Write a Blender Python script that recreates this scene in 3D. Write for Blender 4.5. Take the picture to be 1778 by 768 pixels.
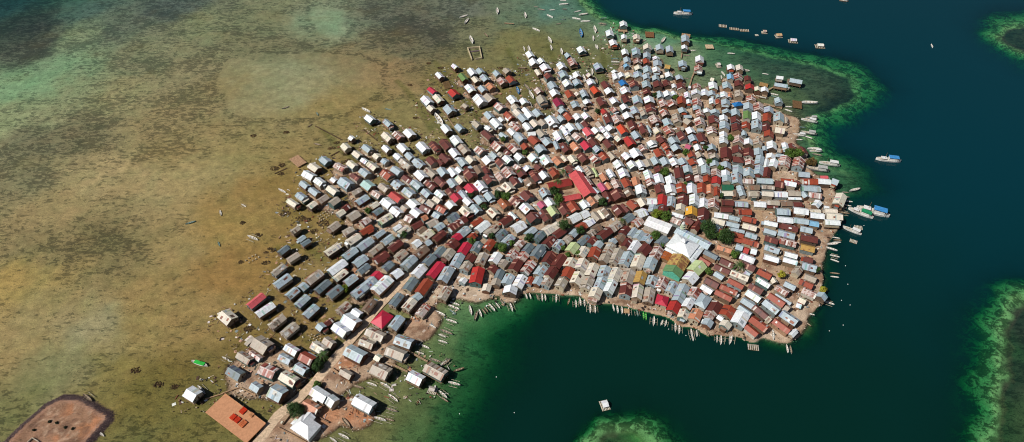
import bpy, math, random
import numpy as np
from mathutils import Vector

for o in list(bpy.data.objects): bpy.data.objects.remove(o, do_unlink=True)
S = bpy.context.scene
COL = S.collection
rnd = random.Random(7)

# ------------------------------------------------------------------ camera, sky, sun, exposure
CAM_H, FPX, PITCH = 325.0, 1185.0, math.radians(46)
cam = bpy.data.cameras.new('camera'); cam_o = bpy.data.objects.new('camera', cam); COL.objects.link(cam_o)
cam_o.location = (0, 0, CAM_H); cam_o.rotation_euler = (math.radians(90) - PITCH, 0, 0)
cam.sensor_width = 36.0; cam.lens = 36.0 * FPX / 1778.0; cam.clip_start = 1.0; cam.clip_end = 40000.0
S.camera = cam_o
SUN_AZ, SUN_EL = math.radians(24), math.radians(49)      # direction the shadows fall in (from +x), sun height
world = bpy.data.worlds.new('World'); S.world = world; world.use_nodes = True
wn = world.node_tree; bg = wn.nodes['Background']
sky = wn.nodes.new('ShaderNodeTexSky'); sky.sky_type = 'NISHITA'; sky.sun_disc = False
sky.sun_elevation = SUN_EL; sky.sun_rotation = math.atan2(-math.cos(SUN_AZ), -math.sin(SUN_AZ))
sky.air_density = 1.0; sky.dust_density = 0.6
wn.links.new(sky.outputs[0], bg.inputs[0]); bg.inputs[1].default_value = 0.05
sun = bpy.data.lights.new('sun', 'SUN'); sun.energy = 5.0; sun.angle = math.radians(0.5); sun.color = (1.0, 0.955, 0.88)
sun_o = bpy.data.objects.new('sun', sun); COL.objects.link(sun_o)
sdir = Vector((math.cos(SUN_AZ) * math.cos(SUN_EL), math.sin(SUN_AZ) * math.cos(SUN_EL), -math.sin(SUN_EL)))
sun_o.rotation_euler = sdir.to_track_quat('-Z', 'Y').to_euler(); sun_o.location = (0, 0, 400)
S.view_settings.view_transform = 'Standard'; S.view_settings.look = 'None'
S.view_settings.exposure = 0.0; S.view_settings.gamma = 1.0; S.view_settings.use_curve_mapping = False
S.render.engine = 'CYCLES'
try:
    S.cycles.transparent_max_bounces = 12; S.cycles.pixel_filter_type = 'BLACKMAN_HARRIS'; S.cycles.filter_width = 1.05
except Exception: pass

# ------------------------------------------------------------------ helpers
def P(x, y, z=0.0):
    """point where the photograph's pixel (x, y) meets the level z"""
    u = (x - 889.0) / FPX; v = (y - 384.0) / FPX
    d = (u, math.cos(PITCH) - v * math.sin(PITCH), -math.sin(PITCH) - v * math.cos(PITCH))
    s = (z - CAM_H) / d[2]
    return (d[0] * s, d[1] * s)
def PL(pts, z=0.0): return [P(x, y, z) for x, y in pts]
def lin(c):
    return tuple((v / 255 / 12.92) if v / 255 <= 0.04045 else ((v / 255 + 0.055) / 1.055) ** 2.4 for v in c)
def albedo(c, k=0.74): return tuple(min(0.86, v * k) for v in lin(c))

def tag(o, label=None, cat=None, group=None, kind=None):
    if label: o['label'] = label
    if cat: o['category'] = cat
    if group: o['group'] = group
    if kind: o['kind'] = kind
    return o
def empty(name, loc, rz=0.0, sc=1.0):
    o = bpy.data.objects.new(name, None); COL.objects.link(o)
    o.location = loc; o.rotation_euler = (0, 0, rz); o.scale = (sc, sc, sc); o.empty_display_size = 0.5
    return o
class MB:
    """collects coloured boxes, quads and tubes into one mesh"""
    def __init__(s): s.v = []; s.f = []; s.c = []; s.m = []
    def face(s, pts, col=(1, 1, 1, 0), mi=0):
        n = len(s.v); s.v += [tuple(p) for p in pts]; s.f.append(tuple(range(n, n + len(pts)))); s.c.append(col); s.m.append(mi)
    def poly(s, verts, faces, col=(1, 1, 1, 0), mi=0):
        n = len(s.v); s.v += [tuple(p) for p in verts]
        for f in faces: s.f.append(tuple(i + n for i in f)); s.c.append(col); s.m.append(mi)
    def hexa(s, lo, hi, col=(1, 1, 1, 0), mi=0):
        """solid between two quads (same winding, counter-clockwise seen from hi)"""
        s.poly(list(lo) + list(hi), [(3, 2, 1, 0), (4, 5, 6, 7), (0, 1, 5, 4), (1, 2, 6, 5), (2, 3, 7, 6), (3, 0, 4, 7)], col, mi)
    def box(s, x0, x1, y0, y1, z0, z1, col=(1, 1, 1, 0), mi=0):
        s.hexa([(x0, y0, z0), (x1, y0, z0), (x1, y1, z0), (x0, y1, z0)], [(x0, y0, z1), (x1, y0, z1), (x1, y1, z1), (x0, y1, z1)], col, mi)
    def tube(s, a, b, r0, r1, n=6, col=(1, 1, 1, 0), mi=0):
        a = Vector(a); b = Vector(b); d = (b - a).normalized()
        u = d.orthogonal().normalized(); w = d.cross(u); vs = []
        for p, r in ((a, r0), (b, r1)):
            for k in range(n):
                t = 2 * math.pi * k / n; vs.append(p + (u * math.cos(t) + w * math.sin(t)) * r)
        s.poly(vs, [(k, (k + 1) % n, n + (k + 1) % n, n + k) for k in range(n)] + [tuple(range(n - 1, -1, -1)), tuple(range(n, 2 * n))], col, mi)
    def add(s, o, M):
        n = len(s.v); c, sn, tx, ty, tz = M
        s.v += [(x * c - y * sn + tx, x * sn + y * c + ty, z + tz) for x, y, z in o.v]
        s.f += [tuple(i + n for i in f) for f in o.f]; s.c += o.c; s.m += o.m
    def mesh(s, name, mats):
        me = bpy.data.meshes.new(name); me.from_pydata(s.v, [], s.f)
        for m in mats: me.materials.append(m)
        if len(mats) > 1: me.polygons.foreach_set('material_index', s.m)
        a = me.color_attributes.new('Col', 'FLOAT_COLOR', 'CORNER')
        ls = np.array([len(f) for f in s.f]); a.data.foreach_set('color', np.repeat(np.array([tuple(c) + (0,) * (4 - len(c)) for c in s.c], dtype=np.float32), ls, axis=0).ravel())
        me.update(); return me
    def build(s, name, mats, parent=None):
        if not isinstance(mats, (list, tuple)): mats = [mats]
        return link(s.mesh(name, mats), name, parent)
def link(me, name, parent=None, loc=None, rz=None, sc=None):
    o = bpy.data.objects.new(name, me); COL.objects.link(o)
    if parent is not None: o.parent = parent
    if loc is not None: o.location = loc
    if rz is not None: o.rotation_euler = (0, 0, rz)
    if sc is not None: o.scale = sc
    return o

# ------------------------------------------------------------------ materials
def newmat(name):
    m = bpy.data.materials.new(name); m.use_nodes = True; nt = m.node_tree
    return m, nt, nt.nodes['Principled BSDF']
def N(nt, t, **kw):
    n = nt.nodes.new(t)
    for k, v in kw.items(): setattr(n, k, v)
    return n
def math_n(nt, op, a, b=None, clamp=False):
    n = N(nt, 'ShaderNodeMath', operation=op); n.use_clamp = clamp
    for i, v in enumerate((a, b)):
        if v is None: continue
        if isinstance(v, (int, float)): n.inputs[i].default_value = v
        else: nt.links.new(v, n.inputs[i])
    return n.outputs[0]
def mix_c(nt, fac, a, b, blend='MIX'):
    n = N(nt, 'ShaderNodeMix', data_type='RGBA', blend_type=blend)
    for s, v in ((n.inputs[0], fac), (n.inputs[6], a), (n.inputs[7], b)):
        if isinstance(v, (int, float)): s.default_value = v
        elif isinstance(v, tuple): s.default_value = v if len(v) == 4 else v + (1,)
        else: nt.links.new(v, s)
    return n.outputs[2]
def noise(nt, scale, detail=4, rough=0.55, vec=None, dist=0.0):
    n = N(nt, 'ShaderNodeTexNoise'); n.inputs['Scale'].default_value = scale; n.inputs['Detail'].default_value = detail
    n.inputs['Roughness'].default_value = rough; n.inputs['Distortion'].default_value = dist
    if vec is not None: nt.links.new(vec, n.inputs['Vector'])
    return n.outputs[0]
def ramp(nt, v, lo, hi, a=0.0, b=1.0):
    n = N(nt, 'ShaderNodeMapRange'); n.clamp = True; n.interpolation_type = 'SMOOTHSTEP'
    nt.links.new(v, n.inputs[0])
    for i, x in ((1, lo), (2, hi), (3, a), (4, b)):
        if isinstance(x, (int, float)): n.inputs[i].default_value = x
        else: nt.links.new(x, n.inputs[i])
    return n.outputs[0]

def painted(name, rough=0.6, rust=True, grime=0.25, spec=0.35, metal=0.0):
    """colour from the mesh ('Col'), its alpha is how rusty or weathered the piece is"""
    m, nt, b = newmat(name)
    at = N(nt, 'ShaderNodeAttribute', attribute_name='Col'); pos = N(nt, 'ShaderNodeNewGeometry').outputs['Position']
    c = at.outputs['Color']
    if rust:
        n1 = noise(nt, 0.42, 5, 0.65, pos, 0.6)
        thr = math_n(nt, 'SUBTRACT', 0.78, math_n(nt, 'MULTIPLY', at.outputs['Alpha'], 0.42))
        mk = ramp(nt, n1, thr, math_n(nt, 'ADD', thr, 0.14))
        n3 = noise(nt, 1.7, 3, 0.6, pos)
        rc = mix_c(nt, n3, albedo((92, 48, 36)), albedo((168, 104, 78)))
        c = mix_c(nt, math_n(nt, 'MULTIPLY', mk, 0.85), c, rc)
    n2 = noise(nt, 0.9, 6, 0.7, pos)
    g = ramp(nt, n2, 0.25, 0.75, 1.0 - grime, 1.0 + grime * 0.55)
    c = mix_c(nt, 1.0, c, mix_rgb_val(nt, g), 'MULTIPLY')
    nt.links.new(c, b.inputs['Base Color']); b.inputs['Roughness'].default_value = rough
    b.inputs['Specular IOR Level'].default_value = spec; b.inputs['Metallic'].default_value = metal
    return m
def mix_rgb_val(nt, v):
    n = N(nt, 'ShaderNodeCombineColor')
    for i in range(3): nt.links.new(v, n.inputs[i])
    return n.outputs[0]
M_ROOF = painted('corrugated_roof_metal', 0.5, True, 0.22)
M_WALL = painted('weathered_wall', 0.8, False, 0.35, 0.2)
M_WOOD = painted('weathered_wood', 0.85, False, 0.4, 0.15)
M_HULL = painted('painted_boat_hull', 0.5, False, 0.3, 0.3)
M_STONE = painted('coral_stone', 0.9, False, 0.45, 0.1)
M_SLAB = painted('cast_concrete', 0.9, False, 0.2, 0.1)
M_JUNK = painted('mixed_litter', 0.8, False, 0.3, 0.2)
M_LEAF = painted('foliage', 0.6, False, 0.4, 0.2)
M_GLASS = painted('dark_window', 0.2, False, 0.1, 0.5)

# ------------------------------------------------------------------ ground: sea bed, tidal flats, village earth
def grid_axis(lo, hi, step, far):
    a = list(np.arange(lo, hi + step * 0.5, step)); up = []; d = step; x = a[-1]
    while x < far: d *= 1.35; x += d; up.append(x)
    dn = []; d = step; x = a[0]
    while x > -far: d *= 1.35; x -= d; dn.append(x)
    return np.array(dn[::-1] + a + up)
XS = grid_axis(-520, 520, 1.05, 12000); YS = grid_axis(140, 640, 1.05, 12000)
NX, NY = len(XS), len(YS)
GX, GY = np.meshgrid(XS, YS)
PTX, PTY = GX.ravel(), GY.ravel()
def vnoise(x, y, s, seed):
    r = np.random.RandomState(seed); T = r.rand(256, 256)
    x = x / s; y = y / s; xi = np.floor(x).astype(int); yi = np.floor(y).astype(int); fx = x - xi; fy = y - yi
    fx = fx * fx * (3 - 2 * fx); fy = fy * fy * (3 - 2 * fy)
    g = lambda a, b: T[a % 256, b % 256]
    return (g(xi, yi) * (1 - fx) + g(xi + 1, yi) * fx) * (1 - fy) + (g(xi, yi + 1) * (1 - fx) + g(xi + 1, yi + 1) * fx) * fy
def fbm(x, y, s, seed, o=4):
    t = 0; a = 0.5; tot = 0
    for k in range(o): t = t + a * vnoise(x, y, s / 2 ** k, seed + k); tot += a; a *= 0.55
    return t / tot
def sdist(poly, X, Y):
    best = np.full(X.shape, 1e18); ins = np.zeros(X.shape, bool); n = len(poly)
    for i in range(n):
        ax, ay = poly[i]; bx, by = poly[(i + 1) % n]
        dx, dy = bx - ax, by - ay; L = dx * dx + dy * dy + 1e-9
        t = np.clip(((X - ax) * dx + (Y - ay) * dy) / L, 0, 1)
        best = np.minimum(best, (X - ax - t * dx) ** 2 + (Y - ay - t * dy) ** 2)
        if ay != by:
            c = ((ay > Y) != (by > Y)) & (X < (bx - ax) * (Y - ay) / (by - ay) + ax); ins ^= c
    d = np.sqrt(best); return np.where(ins, -d, d)
def sm(x, a, b):
    t = np.clip((x - a) / (b - a), 0, 1); return t * t * (3 - 2 * t)
WXN = (fbm(PTX, PTY, 22, 11) - 0.5) * 16; WYN = (fbm(PTX, PTY, 22, 31) - 0.5) * 16
RX, RY = PTX + WXN, PTY + WYN
REEFS = [
 ([(1000,-40),(1030,20),(1085,50),(1180,62),(1250,75),(1330,90),(1410,108),(1470,125),(1500,150),(1500,175),(1470,190),(1420,198),(1405,215),(1410,240),(1430,275),(1470,300),(1480,330),(1465,360),(1450,400),(1440,450),(1432,500),(1405,530),(1395,575),(1360,596),(1310,595),(1250,583),(1190,560),(1130,540),(1060,523),(1000,514),(930,507),(880,520),(835,535),(800,560),(780,600),(770,640),(755,680),(740,720),(720,768),(690,850),(-900,850),(-1300,-60)],
  [(1020,-40),(1060,18),(1110,38),(1190,48),(1260,55),(1340,66),(1420,82),(1490,98),(1530,125),(1548,160),(1535,195),(1490,212),(1460,225),(1470,250),(1520,285),(1545,330),(1530,370),(1500,420),(1480,470),(1470,520),(1440,580),(1400,620),(1320,615),(1250,606),(1190,590),(1130,568),(1060,550),(1000,542),(945,545),(925,575),(918,625),(905,670),(870,720),(825,775),(790,870),(-1000,900),(-1500,-100)]),
 ([(1990,30),(1778,42),(1740,45),(1725,60),(1745,80),(1778,95),(1990,160)], [(1990,-10),(1750,8),(1700,20),(1688,45),(1705,75),(1750,105),(1800,130),(1990,200)]),
 ([(1990,500),(1778,515),(1740,530),(1722,560),(1725,600),(1720,650),(1722,700),(1715,768),(1715,850),(1990,850)], [(1990,450),(1778,475),(1720,495),(1675,525),(1662,570),(1668,620),(1662,680),(1655,768),(1650,870),(1990,900)]),
 ([(1040,748),(1075,732),(1110,737),(1145,768),(1160,850),(1010,850),(1020,768)], [(985,768),(1015,735),(1060,708),(1110,703),(1165,722),(1215,768),(1235,870),(950,870)]),
]
DEPTH = np.full(PTX.shape, 99.0); RIM = np.zeros(PTX.shape)
for A, C in REEFS:
    dA = sdist(PL(A), RX, RY); dC = sdist(PL(C), RX, RY)
    t = np.where(dA <= 0, 0, np.where(dC >= 0, 1, dA / np.maximum(dA - dC, 1e-6)))
    dep = np.where(t < 0.5, 0.9 + t * 2.8, 2.3 + (t - 0.5) * 9.0) + np.where(dC > 0, np.minimum(dC * 0.35, 9), 0)
    dep = np.where(dA <= 0, 0.14 + 0.55 * sm(dA, -22, 0), dep)
    if A[0][0] == 1000:
        steep = (1 - sm(RY, 325, 350)) * sm(RX, 8, 45)
        dep = dep + np.where(dA > -3, np.clip(dA + 3, 0, 14) * 0.42 * steep, 0); rimk = sm(RY, 350, 400); dep = dep + 0.3 * rimk * sm(dA, -4, 1)
    else: rimk = 1.0; dep = np.where(dA > -8, dep + 0.25, dep + 0.8)
    RIM = np.maximum(RIM, np.where((dA > -7) & (dC < 3), sm(dA, -7, -2) * (1 - sm(dC, -2, 3)), 0) * rimk)
    DEPTH = np.minimum(DEPTH, dep)
def blob(px, py, r, z=0):
    x, y = P(px, py); return np.exp(-(((RX - x) / r) ** 2 + ((RY - y) / r) ** 2))
DEPTH += 1.1 * blob(-20, -20, 95) + 0.5 * blob(90, -40, 70) + 0.15 * blob(60, 140, 45) + 0.15 * blob(570, 40, 22)
DEPTH += 0.25 * (fbm(PTX, PTY, 9, 3) - 0.5) + 0.35 * (1 - sm(PTY, 380, 600)) * 0
NEB = sdist(PL([(1190,50),(1420,80),(1560,130),(1540,215),(1400,205),(1330,150),(1230,110)]), PTX, PTY)
DEPTH = np.where(DEPTH < 2, DEPTH + 0.6 * (1 - sm(NEB, -12, 10)), DEPTH)
DEPTH = np.maximum(DEPTH, 0.1)

# colours of the sea bed and how much weed grows on it, from points read off the flats
CP = """0 5 66 80 86 .5
60 45 84 78 70 .9
60 80 92 86 72 .85
150 12 92 104 92 .5
130 60 134 138 104 .55
100 110 132 148 112 .45
40 150 134 152 114 .15
200 45 104 108 88 .8
300 15 86 94 84 .8
350 45 126 126 92 .55
450 45 122 120 88 .5
250 100 128 124 92 .7
30 205 142 142 104 .3
200 170 142 132 94 .55
120 160 138 138 102 .4
300 200 142 124 86 .6
350 130 138 126 92 .55
390 150 134 118 80 .6
450 130 138 132 98 .05
520 160 140 134 100 .05
500 120 136 132 100 .08
440 85 124 116 84 .7
480 90 118 112 82 .8
570 40 134 142 112 .1
650 25 104 104 86 .8
720 40 98 94 78 .9
760 60 98 92 74 .9
700 75 112 102 76 .8
800 20 104 106 90 .6
830 50 116 112 82 .4
900 30 100 112 88 .5
960 20 84 114 98 .35
880 70 120 112 70 .3
950 80 114 106 64 .25
1000 60 100 110 80 .3
1040 100 112 106 66 .25
1080 110 86 100 70 .2
600 100 130 114 80 .4
680 130 142 116 80 .2
560 180 138 118 74 .4
640 200 138 118 74 .2
700 190 134 118 76 .2
780 130 124 108 66 .2
850 150 120 104 62 .2
60 250 118 112 84 .85
110 240 122 110 80 .8
30 300 128 118 86 .6
150 310 158 138 98 .25
300 255 146 124 82 .55
350 300 152 134 92 .2
420 280 142 124 80 .25
100 370 152 130 90 .3
250 340 156 136 96 .3
100 440 126 112 76 .85
160 420 118 104 70 .85
40 430 132 116 80 .7
200 450 126 110 74 .7
30 490 158 132 78 .3
80 480 152 130 80 .3
300 430 148 126 84 .25
400 400 148 122 72 .08
440 350 144 116 70 .12
480 330 136 110 62 .15
520 370 130 106 60 .15
400 470 142 110 64 .1
250 510 146 122 78 .2
60 560 150 130 90 .25
40 610 150 128 86 .25
150 570 148 138 104 .25
250 580 148 126 80 .2
330 560 146 120 76 .15
60 660 132 126 88 .3
120 640 128 120 84 .35
200 640 132 114 64 .25
250 680 114 98 50 .35
300 650 108 92 48 .35
330 720 112 100 54 .35
250 750 106 100 58 .5
30 700 112 106 64 .75
420 600 116 96 52 .3
500 560 132 106 64 .25
560 460 132 110 68 .2
480 450 136 108 60 .15
650 740 104 100 60 .3
700 680 106 104 66 .3
760 620 112 112 72 .3
680 768 106 110 70 .3
800 600 120 130 90 .4
840 580 110 130 90 .4
800 720 110 120 80 .4
1250 120 96 112 84 .5
1200 95 122 134 100 .35
1350 110 86 92 76 .8
1420 140 92 92 74 .7
1475 172 66 62 54 .95
1440 185 58 54 50 .95
1330 150 116 116 82 .55
1380 165 110 104 74 .6
1430 280 84 110 80 .6
1460 310 70 100 70 .7
1150 60 118 140 112 .35
1100 52 130 146 116 .3
1778 75 80 72 60 .8
1750 560 92 70 62 .7
1760 650 90 70 60 .7
1750 750 92 84 60 .7
1690 600 110 120 70 .4
1690 720 120 120 70 .4
1060 760 92 78 60 .6
1120 760 120 140 80 .3"""
cp = [l.split() for l in CP.strip().splitlines()]
num = np.zeros((len(PTX), 4)); den = np.zeros(len(PTX))
for l in cp:
    x, y = P(float(l[0]), float(l[1])); c = albedo((float(l[2]), float(l[3]), float(l[4]) * 1.04), 1.1)
    w = 1.0 / (((RX + WXN - x) / 20) ** 2 + ((RY + WYN - y) / 20) ** 2 + 0.35) ** 1.8
    num += w[:, None] * np.array([c[0], c[1], c[2], float(l[5])])[None]; den += w
BED = num / den[:, None]
sand = np.array(albedo((176, 186, 132))); sandmix = RIM * (0.3 + 0.8 * sm(fbm(PTX, PTY, 7, 77), 0.44, 0.54))
BED[:, :3] = BED[:, :3] * (1 - 0.35 * np.clip(RIM, 0, 1)[:, None]) + sand * 0.35 * np.clip(RIM, 0, 1)[:, None]
BED[:, 3] *= (1 - 0.7 * RIM)
BED[:, 3] = np.where(BED[:, 3] > 0, BED[:, 3] + (0.12 + 0.2 * sm(RY, 300, 420)) * sm(fbm(PTX, PTY, 26, 401), 0.35, 0.62) * (RX < -20), 0)
# clear sand pans and a dark weed bed with edges of their own
for poly, w_in, w_rim, mul in (([(402,105),(440,97),(520,90),(600,92),(650,118),(650,160),(610,185),(540,205),(430,206),(405,182),(386,150),(389,125)], 0.0, 0.9, 1.04), ([(545,12),(600,14),(607,48),(588,68),(550,66),(540,40)], 0.06, 0.9, 1.05), ([(-60,48),(30,28),(75,22),(112,34),(92,52),(50,78),(20,98),(-60,112)], 1.0, 0.7, 0.8)):
    dd = sdist(PL(poly), PTX + WXN * 1.0, PTY + WYN * 1.0); k_in = 1 - sm(dd, -4, 2); k_r = sm(dd, -1, 2) * (1 - sm(dd, 5, 14))
    BED[:, 3] = BED[:, 3] * (1 - k_in) + w_in * k_in; BED[:, 3] = np.maximum(BED[:, 3], w_rim * k_r * (RX < P(600, 150)[0] + 60)); BED[:, :3] *= (1 + (mul - 1) * k_in)[:, None]

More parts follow.
